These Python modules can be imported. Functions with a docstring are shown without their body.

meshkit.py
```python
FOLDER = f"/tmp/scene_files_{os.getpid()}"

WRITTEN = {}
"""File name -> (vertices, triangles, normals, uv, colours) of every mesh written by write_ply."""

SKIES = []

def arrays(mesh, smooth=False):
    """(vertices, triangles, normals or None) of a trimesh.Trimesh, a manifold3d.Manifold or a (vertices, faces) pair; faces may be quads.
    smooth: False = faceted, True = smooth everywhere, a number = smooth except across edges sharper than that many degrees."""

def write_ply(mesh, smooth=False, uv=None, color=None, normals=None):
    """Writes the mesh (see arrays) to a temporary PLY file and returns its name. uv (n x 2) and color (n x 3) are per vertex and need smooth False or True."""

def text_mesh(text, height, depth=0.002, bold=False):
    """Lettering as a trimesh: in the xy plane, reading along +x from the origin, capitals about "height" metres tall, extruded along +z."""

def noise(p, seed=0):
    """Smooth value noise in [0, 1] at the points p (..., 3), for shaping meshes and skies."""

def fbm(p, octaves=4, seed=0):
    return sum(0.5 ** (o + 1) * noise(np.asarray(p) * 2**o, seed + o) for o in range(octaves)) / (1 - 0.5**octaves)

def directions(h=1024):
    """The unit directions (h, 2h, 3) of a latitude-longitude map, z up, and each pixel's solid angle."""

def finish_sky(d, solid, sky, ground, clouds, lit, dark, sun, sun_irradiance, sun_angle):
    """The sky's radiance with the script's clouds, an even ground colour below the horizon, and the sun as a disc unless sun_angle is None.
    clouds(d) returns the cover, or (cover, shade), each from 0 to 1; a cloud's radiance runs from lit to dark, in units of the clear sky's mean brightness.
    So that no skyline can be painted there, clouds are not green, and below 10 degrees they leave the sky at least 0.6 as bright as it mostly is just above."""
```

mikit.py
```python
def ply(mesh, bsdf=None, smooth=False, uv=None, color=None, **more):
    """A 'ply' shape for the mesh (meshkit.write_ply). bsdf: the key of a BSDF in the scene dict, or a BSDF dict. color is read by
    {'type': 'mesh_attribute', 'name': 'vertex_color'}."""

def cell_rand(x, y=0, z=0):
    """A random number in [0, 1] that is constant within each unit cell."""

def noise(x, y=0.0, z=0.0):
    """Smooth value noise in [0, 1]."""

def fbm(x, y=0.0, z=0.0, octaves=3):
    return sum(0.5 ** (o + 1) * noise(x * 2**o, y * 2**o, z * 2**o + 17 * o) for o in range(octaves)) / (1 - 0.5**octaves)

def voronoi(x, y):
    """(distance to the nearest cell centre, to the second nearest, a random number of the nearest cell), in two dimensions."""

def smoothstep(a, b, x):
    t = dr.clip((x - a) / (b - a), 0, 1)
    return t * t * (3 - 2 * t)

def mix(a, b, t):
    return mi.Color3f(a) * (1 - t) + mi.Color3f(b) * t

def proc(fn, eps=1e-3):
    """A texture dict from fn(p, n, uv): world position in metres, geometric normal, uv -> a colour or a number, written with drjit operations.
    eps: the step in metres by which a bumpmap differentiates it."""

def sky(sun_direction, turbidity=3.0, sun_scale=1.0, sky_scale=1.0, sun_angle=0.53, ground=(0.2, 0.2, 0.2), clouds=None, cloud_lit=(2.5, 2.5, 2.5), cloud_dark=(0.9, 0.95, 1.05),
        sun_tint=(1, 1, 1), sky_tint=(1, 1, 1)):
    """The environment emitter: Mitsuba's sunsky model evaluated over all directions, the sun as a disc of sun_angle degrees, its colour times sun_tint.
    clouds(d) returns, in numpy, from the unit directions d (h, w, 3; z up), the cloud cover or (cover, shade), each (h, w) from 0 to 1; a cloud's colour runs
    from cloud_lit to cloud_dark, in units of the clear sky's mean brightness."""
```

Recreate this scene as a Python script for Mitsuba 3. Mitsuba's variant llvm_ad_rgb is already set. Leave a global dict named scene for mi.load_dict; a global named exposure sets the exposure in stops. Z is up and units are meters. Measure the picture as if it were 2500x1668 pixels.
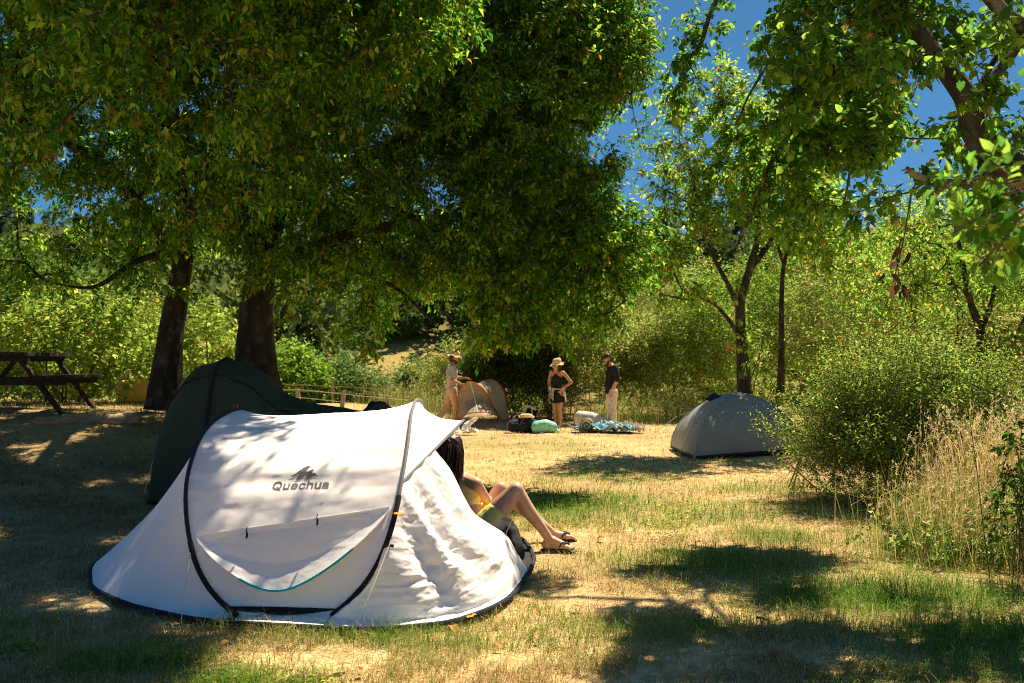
import math, random
import numpy as np, trimesh, mitsuba as mi, drjit as dr
import manifold3d as m3
from scipy.spatial import cKDTree
import mikit, meshkit
from mikit import proc, noise, fbm, smoothstep, mix, voronoi

T = mi.ScalarTransform4f
# ------------------------------------------------------------------ camera, sky, exposure
scene, labels = {}, {}
scene['camera'] = {'type': 'thinlens', 'fov': 57.05, 'fov_axis': 'x', 'aperture_radius': 0.0045, 'focus_distance': 6.6,
                   'near_clip': 0.05, 'far_clip': 4000.0, 'to_world': T().look_at([0, 0, 1.55], [0, 10, 1.772], [0, 0, 1])}
SUN = np.array([0.30, 0.42, 0.857]); SUN /= np.linalg.norm(SUN)
scene['sky'] = mikit.sky(SUN.tolist(), turbidity=2.6, sky_scale=0.245, sun_scale=1.0, sun_tint=(1.0, 0.985, 0.92), ground=(0.16, 0.13, 0.07),
                         sky_tint=(0.54, 1.08, 1.44))
exposure = 2.95

# ------------------------------------------------------------------ helpers
def tag(key, label=None, cat=None, group=None, kind=None):
    d = labels.setdefault(key, {})
    for k, v in (('label', label), ('category', cat), ('group', group), ('kind', kind)):
        if v: d[k] = v
    return key

def numbered(name):
    if name not in scene and name not in labels and not any(k.startswith(name + '__') for k in scene): return name
    i = 1
    while True:
        k = f'{name}_{i:03d}'
        if k not in scene and k not in labels and not any(q.startswith(k + '__') for q in scene): return k
        i += 1

def thing(name, label, cat, group=None, kind=None):
    return tag(numbered(name), label, cat, group, kind)

def obj(name, mesh, bsdf, parent=None, smooth=40, color=None, label=None, cat=None, group=None, kind=None):
    key = numbered(parent + '__' + name if parent else name)
    if isinstance(mesh, list): mesh = cat_mesh(mesh)
    scene[key] = mikit.ply(mesh, bsdf, smooth=smooth, color=color)
    if label or cat or group or kind: tag(key, label, cat, group, kind)
    return key

def arr(m):
    if isinstance(m, (tuple, list)): return np.asarray(m[0], float), np.asarray(m[1], int)
    if hasattr(m, 'to_mesh'):
        q = m.to_mesh(); return np.asarray(q.vert_properties[:, :3], float), np.asarray(q.tri_verts, int)
    return np.asarray(m.vertices, float), np.asarray(m.faces, int)

def cat_mesh(ms):
    V, F, n = [], [], 0
    for m in ms:
        v, f = arr(m)
        if f.shape[1] == 4: f = np.vstack([f[:, [0, 1, 2]], f[:, [0, 2, 3]]])
        V.append(v); F.append(f + n); n += len(v)
    return np.vstack(V), np.vstack(F)

def unit(a):
    return a / np.maximum(np.linalg.norm(a, axis=-1, keepdims=True), 1e-9)

def xf(m, loc=(0, 0, 0), rz=0.0, s=1.0):
    v, f = arr(m); c, q = math.cos(rz), math.sin(rz)
    v = v * s
    return np.stack([v[:, 0] * c - v[:, 1] * q, v[:, 0] * q + v[:, 1] * c, v[:, 2]], 1) + np.asarray(loc, float), f

def spline(pts, n, closed=False):
    p = np.asarray(pts, float)
    if closed: p = np.vstack([p[-1:], p, p[:2]])
    else: p = np.vstack([2 * p[0] - p[1], p, 2 * p[-1] - p[-2]])
    k = len(p) - 3
    t = np.linspace(0, k, n, endpoint=not closed); i = np.minimum(t.astype(int), k - 1); u = (t - i)[:, None]
    a, b, c, d = p[i], p[i + 1], p[i + 2], p[i + 3]
    return 0.5 * ((2 * b) + (-a + c) * u + (2 * a - 5 * b + 4 * c - d) * u**2 + (-a + 3 * b - 3 * c + d) * u**3)

def tube(path, r, sides=8, closed=False, cap=True, flat=1.0):
    p = np.asarray(path, float); n = len(p); r = np.broadcast_to(r, (n,))
    t = unit(np.gradient(p, axis=0)) if not closed else unit(np.roll(p, -1, 0) - np.roll(p, 1, 0))
    a = np.zeros_like(p); ref = np.array([0, 0, 1.0]) if abs(t[0, 2]) < .8 else np.array([1.0, 0, 0])
    a[0] = unit(np.cross(t[0], ref))
    for i in range(1, n): a[i] = unit(a[i - 1] - t[i] * (a[i - 1] @ t[i]))
    b = np.cross(t, a); ang = np.arange(sides) * 2 * np.pi / sides
    v = (p[:, None] + r[:, None, None] * (np.cos(ang)[None, :, None] * a[:, None] + flat * np.sin(ang)[None, :, None] * b[:, None])).reshape(-1, 3)
    m = n if closed else n - 1
    i, j = np.meshgrid(np.arange(m), np.arange(sides), indexing='ij'); i2 = (i + 1) % n; j2 = (j + 1) % sides
    q = np.stack([i * sides + j, i * sides + j2, i2 * sides + j2, i2 * sides + j], -1).reshape(-1, 4)
    f = np.vstack([q[:, [0, 1, 2]], q[:, [0, 2, 3]]])
    if cap and not closed:
        v = np.vstack([v, p[:1], p[-1:]]); k = np.arange(sides); e = (n - 1) * sides
        f = np.vstack([f, np.stack([k * 0 + len(v) - 2, (k + 1) % sides, k], 1), np.stack([k * 0 + len(v) - 1, e + k, e + (k + 1) % sides], 1)])
    return v, f

def segs(A, B, ra, rb, sides=4):
    """many straight tapered twigs at once"""
    A, B = np.asarray(A, float), np.asarray(B, float); n = len(A)
    t = unit(B - A); ref = np.where(np.abs(t[:, 2:]) < .8, [[0, 0, 1.0]], [[1.0, 0, 0]])
    a = unit(np.cross(t, ref)); b = np.cross(t, a); ang = np.arange(sides) * 2 * np.pi / sides
    ring = np.cos(ang)[None, :, None] * a[:, None] + np.sin(ang)[None, :, None] * b[:, None]
    ra, rb = np.broadcast_to(ra, (n,)), np.broadcast_to(rb, (n,))
    v = np.concatenate([A[:, None] + ring * ra[:, None, None], B[:, None] + ring * rb[:, None, None]], 1).reshape(-1, 3)
    k = np.arange(sides); k2 = (k + 1) % sides
    f = np.vstack([np.stack([k, k2, sides + k2], 1), np.stack([k, sides + k2, sides + k], 1)])
    return v, (f[None] + (np.arange(n) * 2 * sides)[:, None, None]).reshape(-1, 3)

TEMPL = {
    2: (np.array([[0, 0], [.3, 0], [.68, 0], [1, 0], [.27, .46], [.64, .40], [.27, -.46], [.64, -.40]]),
        np.array([[0, 1, 4], [0, 6, 1], [4, 1, 2], [4, 2, 5], [1, 6, 7], [1, 7, 2], [5, 2, 3], [2, 7, 3]])),
    1: (np.array([[0, 0], [.5, 0], [1, 0], [.45, .5], [.45, -.5]]), np.array([[0, 1, 3], [0, 4, 1], [3, 1, 2], [1, 4, 2]])),
    0: (np.array([[0, 0], [.45, .5], [1, 0], [.45, -.5]]), np.array([[0, 3, 2], [0, 2, 1]])),
}
def leaf_mesh(P, D, N, L, wr, detail=1, fold=.35, curl=.3, rng=None):
    D = unit(D); S = unit(np.cross(N, D)); N = np.cross(D, S)
    tp, tf = TEMPL[detail]; n = len(P)
    wr = np.broadcast_to(wr, (n,)); cu = curl * (rng.normal(1, .5, n) if rng is not None else np.ones(n))
    s, t = tp[:, 0], tp[:, 1]
    h = fold * np.abs(t)[None] * wr[:, None] - cu[:, None] * s[None]**2
    v = P[:, None] + L[:, None, None] * (D[:, None] * s[None, :, None] + S[:, None] * (t[None, :] * wr[:, None])[..., None] + N[:, None] * h[..., None])
    f = tf[None] + (np.arange(n) * len(tp))[:, None, None]
    return v.reshape(-1, 3), f.reshape(-1, 3)

def percol(C, detail): return np.repeat(C, len(TEMPL[detail][0]), 0)

def leaf_colors(n, rng, pal, w=None, jit=.18):
    pal = np.asarray(pal, float); i = rng.choice(len(pal), n, p=w)
    return np.clip(pal[i] * .87 * rng.normal(1, jit, (n, 1)) * rng.normal(1, jit * .3, (n, 3)), .005, .9)

def shoots(B, U, ln, k, L, wr, rng, detail, pal, w=None, droop=.35, spread=.9, curl=.3, fold=.35, up=.8, twig=.0025):
    """k leaves along each of the shoots that start at B towards U"""
    n = len(B); U = unit(U); ref = np.where(np.abs(U[:, 2:]) < .9, [[0, 0, 1.0]], [[1.0, 0, 0]])
    a = unit(np.cross(U, ref)); b = np.cross(U, a)
    s = (np.arange(k)[None] + rng.uniform(.2, .9, (n, k))) / k
    ph = rng.uniform(0, 6.28, (n, 1)) + np.arange(k)[None] * 2.4 + rng.normal(0, .3, (n, k))
    rad = np.cos(ph)[..., None] * a[:, None] + np.sin(ph)[..., None] * b[:, None]
    ln = np.broadcast_to(ln, (n,))
    P = B[:, None] + U[:, None] * (s * ln[:, None])[..., None] + rad * .01
    D = U[:, None] * (.25 + .7 * s[..., None]) + rad * spread + np.array([0, 0, -droop]) + rng.normal(0, .25, (n, k, 3))
    N = np.array([0, 0, up]) + rad * -.15 + rng.normal(0, .35, (n, k, 3))
    P, D, N = (x.reshape(-1, 3) for x in (P, D, N))
    Ls = L * rng.uniform(.42, 1.22, n * k)
    v, f = leaf_mesh(P, D, N, Ls, wr * rng.uniform(.85, 1.15, n * k), detail, fold, curl, rng)
    c = percol(leaf_colors(n * k, rng, pal, w), detail)
    tw = segs(B, B + U * ln[:, None], twig, twig * .5, 3)
    return (v, f, c), tw, (P, D, N, Ls)

def in_ellipsoids(E, n, rng, shell=.45):
    """points in a union of ellipsoids (cx,cy,cz,rx,ry,rz,weight), denser towards the outside"""
    w = np.array([e[6] if len(e) > 6 else e[3] * e[4] * e[5] for e in E]); w = w / w.sum()
    i = rng.choice(len(E), n, p=w); E = np.array([e[:6] for e in E])
    d = unit(rng.normal(0, 1, (n, 3))); r = rng.uniform(0, 1, n) ** (shell)
    return E[i, :3] + d * r[:, None] * E[i, 3:6], d

def grow(skel, att, rng, step=.35, wob=.07, lift=.0):
    """connects the attractors to the skeleton points; returns nodes, parents, index of the node at each attractor"""
    P = [tuple(p) for p in skel]; par = [-1] * len(P); at = np.zeros(len(att), int)
    order = np.argsort(cKDTree(np.array(P)).query(att)[0]); tree, known = None, 0
    for c, k in enumerate(order):
        if c % 25 == 0: tree, known = cKDTree(np.array(P)), len(P)
        a = att[k]; d0, i0 = tree.query(a)
        if len(P) > known:
            R = np.array(P[known:]); dd = np.linalg.norm(R - a, axis=1); j = dd.argmin()
            if dd[j] < d0: i0 = known + j
        q = np.array(P[i0]); L = np.linalg.norm(a - q); m = max(1, int(math.ceil(L / step))); last = i0
        for s in range(1, m + 1):
            u = s / m; x = q + (a - q) * u
            if s < m: x = x + rng.normal(0, wob * min(L, 1.2), 3) * math.sin(math.pi * u) + np.array([0, 0, lift * L * math.sin(math.pi * u)])
            P.append(tuple(x)); par.append(last); last = len(P) - 1
        at[k] = last
    return np.array(P), np.array(par), at

def branch_mesh(P, par, at, r0=.004, ex=.42, rmax=.09, sides=5):
    cnt = np.zeros(len(P)); np.add.at(cnt, at, 1)
    for i in range(len(P) - 1, -1, -1):
        if par[i] >= 0: cnt[par[i]] += cnt[i]
    r = np.minimum(r0 * np.maximum(cnt, 1) ** ex, rmax); k = np.nonzero(par >= 0)[0]
    big = r[k] > .009
    m = [segs(P[par[k[big]]], P[k[big]], np.minimum(r[par[k[big]]], r[k[big]] * 1.35), r[k[big]], sides)] if big.any() else []
    sm = k[~big]
    return m + [segs(P[par[sm]], P[sm], np.minimum(r[par[sm]], r[sm] * 1.3), r[sm], 3)]

def limb(path, r0, r1, n=26, sides=12, seed=0, bark=.12, flare=0.0):
    p = spline(path, n); u = np.linspace(0, 1, n); r = r0 + (r1 - r0) * u + flare * r0 * np.exp(-u * 9)
    v, f = tube(p, r, sides, cap=True)
    k = n * sides; c = np.repeat(p, sides, 0); d = v[:k] - c
    v[:k] = c + d * (1 + bark * 2 * (meshkit.fbm(np.c_[v[:k, 0] * 6, v[:k, 1] * 6, v[:k, 2] * 2.2], 3, seed) - .5))[:, None]
    return v, f

# ------------------------------------------------------------------ materials
def rgb(*c): return {'type': 'rgb', 'value': list(c)}
VC = {'type': 'mesh_attribute', 'name': 'vertex_color'}
def leaf_bsdf(rough=.42, trans=.95, tint=None):
    return {'type': 'principledthin', 'base_color': VC, 'roughness': rough, 'diff_trans': trans, 'eta': 1.42, 'spec_trans': 0.0}
def plain(key, c, rough=.7, spec=.3, **k):
    scene[key] = {'type': 'twosided', 'bsdf': {'type': 'principled', 'base_color': c if isinstance(c, dict) else rgb(*c), 'roughness': rough, 'specular': spec, **k}}
    return key
def cloth(key, c, scale=900., amount=.12, rough=.85):
    def fn(p, n, uv):
        w = fbm(p.x * 30, p.y * 30, p.z * 30) - .5
        g = noise(p.x * scale, p.y * scale, p.z * scale) - .5
        return mi.Color3f(*c) * (1 + amount * (w * 1.4 + g))
    return plain(key, proc(fn), rough, .2, sheen=.2)
scene['m_leaf'] = leaf_bsdf(.32, 1.62)
scene['m_leaf_bush'] = leaf_bsdf(.36, 1.22)
scene['m_leaf_dry'] = leaf_bsdf(.6, .7)
scene['m_grass'] = leaf_bsdf(.55, .75)
def bark_fn(c0, c1, lichen=.25):
    def fn(p, n, uv):
        f = fbm(p.x * 14, p.y * 14, p.z * 3.5); g = fbm(p.x * 50 + 7, p.y * 50, p.z * 18)
        li = smoothstep(.58, .7, fbm(p.x * 9 + 3, p.y * 9, p.z * 7))
        c = mix(c0, c1, smoothstep(.3, .7, f) * .7 + g * .3)
        return mix(c, (.30, .30, .22), li * lichen)
    return proc(fn)
def bark_bump(p, n, uv): return (fbm(p.x * 22, p.y * 22, p.z * 5) + .4 * fbm(p.x * 60, p.y * 60, p.z * 20)) * .03
BB = proc(bark_bump)
for k, a, b, l in (('m_bark_dark', (.017, .0155, .012), (.048, .043, .033), .12), ('m_bark_grey', (.022, .020, .017), (.075, .069, .056), .4), ('m_twig', (.05, .038, .025), (.13, .10, .07), .3)):
    base = {'type': 'principled', 'base_color': bark_fn(a, b, l), 'roughness': .9, 'specular': .15}
    scene[k] = {'type': 'twosided', 'bsdf': {'type': 'bumpmap', 'arbitrary': BB, 'scale': 1.0, 'bsdf': base} if k != 'm_twig' else base}

# ------------------------------------------------------------------ terrain
def sst(a, b, x):
    t = np.clip((x - a) / (b - a), 0, 1); return t * t * (3 - 2 * t)
def hz(x, y):
    x, y = np.asarray(x, float), np.asarray(y, float)
    rise = .9 * sst(0, 1, (-x - .8) / 4.6) * sst(5.6, 13, y) * (1 - .65 * sst(15, 24, y))
    bank = .35 * sst(3.6, 6.5, x) * sst(4, 9, y) * (1 - sst(20, 30, y))
    fine = (meshkit.fbm(np.stack([x * .55, y * .55, x * 0], -1), 3, 3) - .5) * .10 * sst(3, 9, np.abs(y) + 3)
    far = -3.2 * sst(27, 60, y) + .172 * np.maximum(0, y - 66) * sst(50, 130, y) * (1 - .999 * sst(360, 620, y)) + 52 * sst(360, 620, y)
    und = 6.0 * (meshkit.fbm(np.stack([x * .008, y * .008, x * 0], -1), 3, 9) - .5) * sst(80, 200, y) + 9 * sst(60, 300, -x) * sst(80, 260, y) - 5 * sst(-20, 60, x) * sst(120, 260, y)
    return rise + bank + fine + far + und
def G(x, y, dz=0.0): return np.array([x, y, float(hz(x, y)) + dz])

def axis(lo, hi, d0, d1, ext_lo, ext_hi):
    a = list(np.arange(lo, hi, d0)); s = d0; x = a[-1]
    while x < ext_hi: s = min(s * 1.13, d1); x += s; a.append(x)
    s = d0; x = lo; b = []
    while x > ext_lo: s = min(s * 1.13, d1); x -= s; b.append(x)
    return np.array(b[::-1] + a)
xs, ys = axis(-7.5, 8, .11, 14, -620, 620), axis(3, 25, .12, 10, -80, 760)
X, Y = np.meshgrid(xs, ys); Z = hz(X, Y)
Z = Z + (meshkit.fbm(np.stack([X * 5, Y * 5, X * 0], -1), 2, 5) - .5) * .03 * (Y > 3) * (Y < 28)
gv = np.stack([X, Y, Z], -1).reshape(-1, 3); nx = len(xs)
i, j = np.meshgrid(np.arange(len(ys) - 1), np.arange(nx - 1), indexing='ij'); q = i * nx + j
gf = np.stack([q, q + 1, q + nx + 1, q + nx], -1).reshape(-1, 4)
# greener places of the dry lawn: (x, y, rx, ry, strength)
GREEN = [(1.6, 7.2, .9, .5, .9), (2.4, 6.2, 1.0, .5, .9), (.75, 10.2, 1.1, 1.0, .75), (1.9, 9.6, 1.1, .6, .45), (-1.9, 4.85, .4, .22, .6), (1.1, 5.5, .6, .3, .4), (3.3, 7.6, 1.2, .8, .45),
         (-.6, 5.25, .8, .10, .35), (2.9, 5.2, .9, .5, .7), (1.2, 12.5, 1.3, .6, .5), (-3.6, 5.2, 1.0, .6, .2), (3.2, 11.5, 1.0, .7, .45), (2.3, 8.2, .5, .4, .7), (-1.35, 4.6, .3, .2, .5)]
def greenness(x, y):
    g = np.zeros_like(x)
    for cx, cy, rx, ry, s in GREEN: g = np.maximum(g, s * np.exp(-((x - cx) / rx)**2 - ((y - cy) / ry)**2))
    return g
def ground_fn(p, n, uv):
    a = fbm(p.x * 1.1, p.y * 1.1, 0, 3); b = fbm(p.x * 13, p.y * 13, 2, 3); c = fbm(p.x * 70, p.y * 110, 4, 2)
    straw = mix((.37, .26, .12), (.63, .475, .235), smoothstep(.3, .7, b * .6 + c * .4))
    soil = mix((.24, .155, .075), (.36, .24, .12), c)
    col = mix(straw, soil, smoothstep(.52, .68, a * .55 + b * .45) * .55)
    g = mi.Float(0)
    for cx, cy, rx, ry, s in GREEN: g = dr.maximum(g, s * dr.exp(-dr.square((p.x - cx) / rx) - dr.square((p.y - cy) / ry)))
    g = dr.maximum(g, smoothstep(.56, .72, fbm(p.x * .9 + 9, p.y * .9, 7)) * .45)
    col = mix(col, mix((.045, .085, .016), (.13, .18, .035), b), dr.clip(g * (.4 + .9 * b), 0, 1))
    under = smoothstep(-1.3, -2.6, p.x) * smoothstep(5.6, 7.5, p.y) * smoothstep(17, 14, p.y)  # mask for tree shade painted into the ground colour below the left trees
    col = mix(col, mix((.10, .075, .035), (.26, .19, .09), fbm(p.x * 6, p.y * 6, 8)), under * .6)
    dry = mix((.40, .31, .10), (.30, .25, .085), fbm(p.x * .12, p.y * .12, 3))
    wood = mix((.03, .04, .012), (.07, .08, .02), fbm(p.x * .2, p.y * .2, 5))
    far = mix(dry, wood, smoothstep(100, 140, p.y))
    return mix(col, far, smoothstep(24, 34, p.y))
def ground_bump(p, n, uv): return (fbm(p.x * 38, p.y * 60, 1, 3) * .02 + fbm(p.x * 9, p.y * 9, 1, 2) * .03)
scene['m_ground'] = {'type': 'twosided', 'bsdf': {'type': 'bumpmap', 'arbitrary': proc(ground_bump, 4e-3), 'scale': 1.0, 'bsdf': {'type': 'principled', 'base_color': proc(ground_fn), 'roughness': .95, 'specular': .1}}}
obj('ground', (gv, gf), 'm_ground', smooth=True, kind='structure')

# ------------------------------------------------------------------ where the sun comes through the crowns
KX, KY = SUN[0] / SUN[2], SUN[1] / SUN[2]
# openings of the canopy as seen from the sun, on z = 0: (x0, x1, y0, y1)
LIT = [(-1.95, .25, 5.3, 6.95), (-1.55, .25, 3.9, 5.35), (-.9, 1.15, 6.6, 8.6), (-.15, 1.15, 5.6, 6.7), (1.2, 2.6, 8.4, 12.5), (-.2, 4.5, 12.6, 19.5), (-2.4, 3.6, 20.3, 27)]
LIT_BANK = [(3.3, 6.5, 7.6, 10.4), (-.6, .5, 4.0, 9.0), (2.2, 4.2, 8.0, 9.2), (1.6, 2.3, 5.2, 5.7)]
def sun_gap(p, zones=None):
    u, v = p[:, 0] - KX * p[:, 2], p[:, 1] - KY * p[:, 2]; m = np.zeros(len(p), bool)
    w = (meshkit.noise(np.c_[u * 2.2, v * 2.2, u * 0], 4) - .5) * .5
    for x0, x1, y0, y1 in (zones or LIT): m |= (u > x0 + w) & (u < x1 + w) & (v > y0 + w) & (v < y1 + w)
    if zones is None: m |= (meshkit.noise(np.c_[u * 2.1, v * 2.1, u * 0 + 5], 8) > .68) & (v > 7.2) & (u < -3.1)
    if zones: m |= meshkit.noise(np.c_[u * 2.3, v * 2.3, u * 0 + 9], 8) > .60
    return m

# ------------------------------------------------------------------ trees
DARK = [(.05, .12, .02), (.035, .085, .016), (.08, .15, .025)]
MID = [(.13, .26, .04), (.08, .18, .03), (.20, .33, .05)]
APPLE = [(.11, .31, .028), (.06, .22, .022), (.22, .41, .038), (.42, .55, .06)]
PEAR = [(.15, .34, .04), (.09, .24, .035), (.27, .44, .05)]
LIME = [(.25, .46, .06), (.14, .32, .04), (.44, .58, .08)]
RUST = (.55, .25, .06)

def foliage_tree(key, limbs, E, n_att, k_shoot, k_leaf, L, wr, pal, seed, bark, detail=1, trunk_name='trunk', ln=(.18, .36), droop=.4, carve=True, shell=.45, r0=.004, clip=None,
                 rust=.012, step=.35, extra=None, rmax=.08, dens=0.0, densf=.9):
    """limbs: list of (path, r0, r1, flare). E: crown ellipsoids."""
    rng = np.random.default_rng(seed)
    wood, skel = [], []
    for q, (path, a, b, fl) in enumerate(limbs):
        wood.append(limb(path, a, b, max(10, len(path) * 7), 12 if a > .06 else 7, seed + q, flare=fl))
        sp = spline(path, max(8, len(path) * 5)); skel.append(sp[len(sp) // 3:] if fl else sp)
    skel = np.vstack(skel)
    att, d = in_ellipsoids(E, n_att, rng, shell)
    if dens:
        keep = meshkit.fbm(att * densf, 2, seed + 5) > dens; att, d = att[keep], d[keep]
    if carve: m = ~sun_gap(att, None if carve is True else carve) ; att, d = att[m], d[m]
    if clip is not None: m = clip(att); att, d = att[m], d[m]
    if extra is not None: att = np.vstack([att, extra]); d = np.vstack([d, np.tile([[0, -.3, -.3]], (len(extra), 1))])
    P, par, at = grow(skel, att, rng, step)
    wood += branch_mesh(P, par, at, r0, rmax=rmax)
    obj(trunk_name, cat_mesh(wood), bark, key, smooth=60)
    U = unit(P[at] - P[par[at]])
    n = len(att); B = np.repeat(P[at], k_shoot, 0) ; B = B - np.repeat(U, k_shoot, 0) * rng.uniform(0, .25, (len(B), 1))
    D = unit(np.repeat(U * .5 + d * .5, k_shoot, 0) + rng.normal(0, .75, (n * k_shoot, 3)) + [0, 0, .05])
    (v, f, c), tw, info = shoots(B, D, rng.uniform(*ln, n * k_shoot), k_leaf, L, wr, rng, detail, list(pal) + [RUST], [(1 - rust) / len(pal)] * len(pal) + [rust], droop)
    obj('twigs', tw, 'm_twig', key, smooth=False, kind='stuff')
    obj('crown', (v, f), 'm_leaf', key, smooth=False, color=c, kind='stuff')
    return att, info

# two big fruit trees on the left
t_a = thing('fruit_tree', 'left of the two big leafy fruit trees, thinner trunk, behind the green tent', 'tree')
foliage_tree(t_a, [([(-4.798, 13.000, 0.901), (-4.757, 13.000, 1.465), (-4.694, 13.000, 2.031), (-4.586, 13.000, 2.710), (-4.437, 12.800, 3.363), (-4.441, 12.400, 4.176), (-4.567, 12.000, 4.987)], .21, .07, .35),
                   ([(-4.553, 12.900, 2.927), (-4.736, 12.200, 3.492), (-4.978, 11.400, 3.914), (-5.139, 10.500, 4.096), (-5.466, 10.000, 4.239)], .09, .03, 0),
                   ([(-4.491, 12.800, 3.140), (-4.810, 12.000, 2.831), (-5.152, 11.600, 2.484), (-5.610, 11.400, 2.518)], .05, .012, 0),
                   ([(-4.465, 12.800, 3.363), (-3.698, 11.600, 4.006), (-3.078, 10.200, 4.427), (-2.862, 9.200, 4.875)], .09, .03, 0),
                   ([(-4.440, 12.400, 4.067), (-3.813, 10.500, 4.696), (-3.357, 8.800, 4.964), (-3.151, 7.800, 5.094)], .07, .03, 0)],
             [(-4.0, 9.3, 4.9, 2.9, 3.0, 2.2), (-5.9, 11.8, 4.6, 2.6, 2.8, 2.2), (-4.4, 12.4, 5.6, 3.0, 3.2, 3.0), (-2.9, 7.9, 4.9, 1.9, 1.7, 1.7), (-.75, 7.6, 5.8, 1.2, 1.2, .8, 10), (-2.6, 7.4, 5.9, 1.4, 1.3, .8, 6), (-3.6, 10.4, 7.7, 3.0, 3.0, 1.4, 30), (-1.3, 8.9, 5.0, 1.3, .9, .9, 7)], 6900, 5, 11, .090, .52, APPLE, 11, 'm_bark_dark', dens=.46,
             extra=np.array([(-5.807, 11.200, 2.745), (-5.461, 11.400, 2.468), (-5.101, 11.600, 2.383), (-4.726, 11.800, 2.320), (-4.953, 11.600, 2.788), (-4.337, 12.000, 2.516), (-4.703, 12.000, 2.569), (-5.226, 11.000, 2.916), (-5.606, 10.800, 3.269), (-4.764, 11.500, 3.179), (-4.625, 12.200, 2.852), (-5.538, 10.400, 3.524),
                             (-4.090, 12.200, 2.426), (-3.880, 12.200, 2.745), (-5.229, 10.600, 3.609), (-4.943, 11.000, 3.397)]))
t_b = thing('fruit_tree', 'right of the two big leafy fruit trees, thicker dark trunk and drooping boughs', 'tree')
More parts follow.
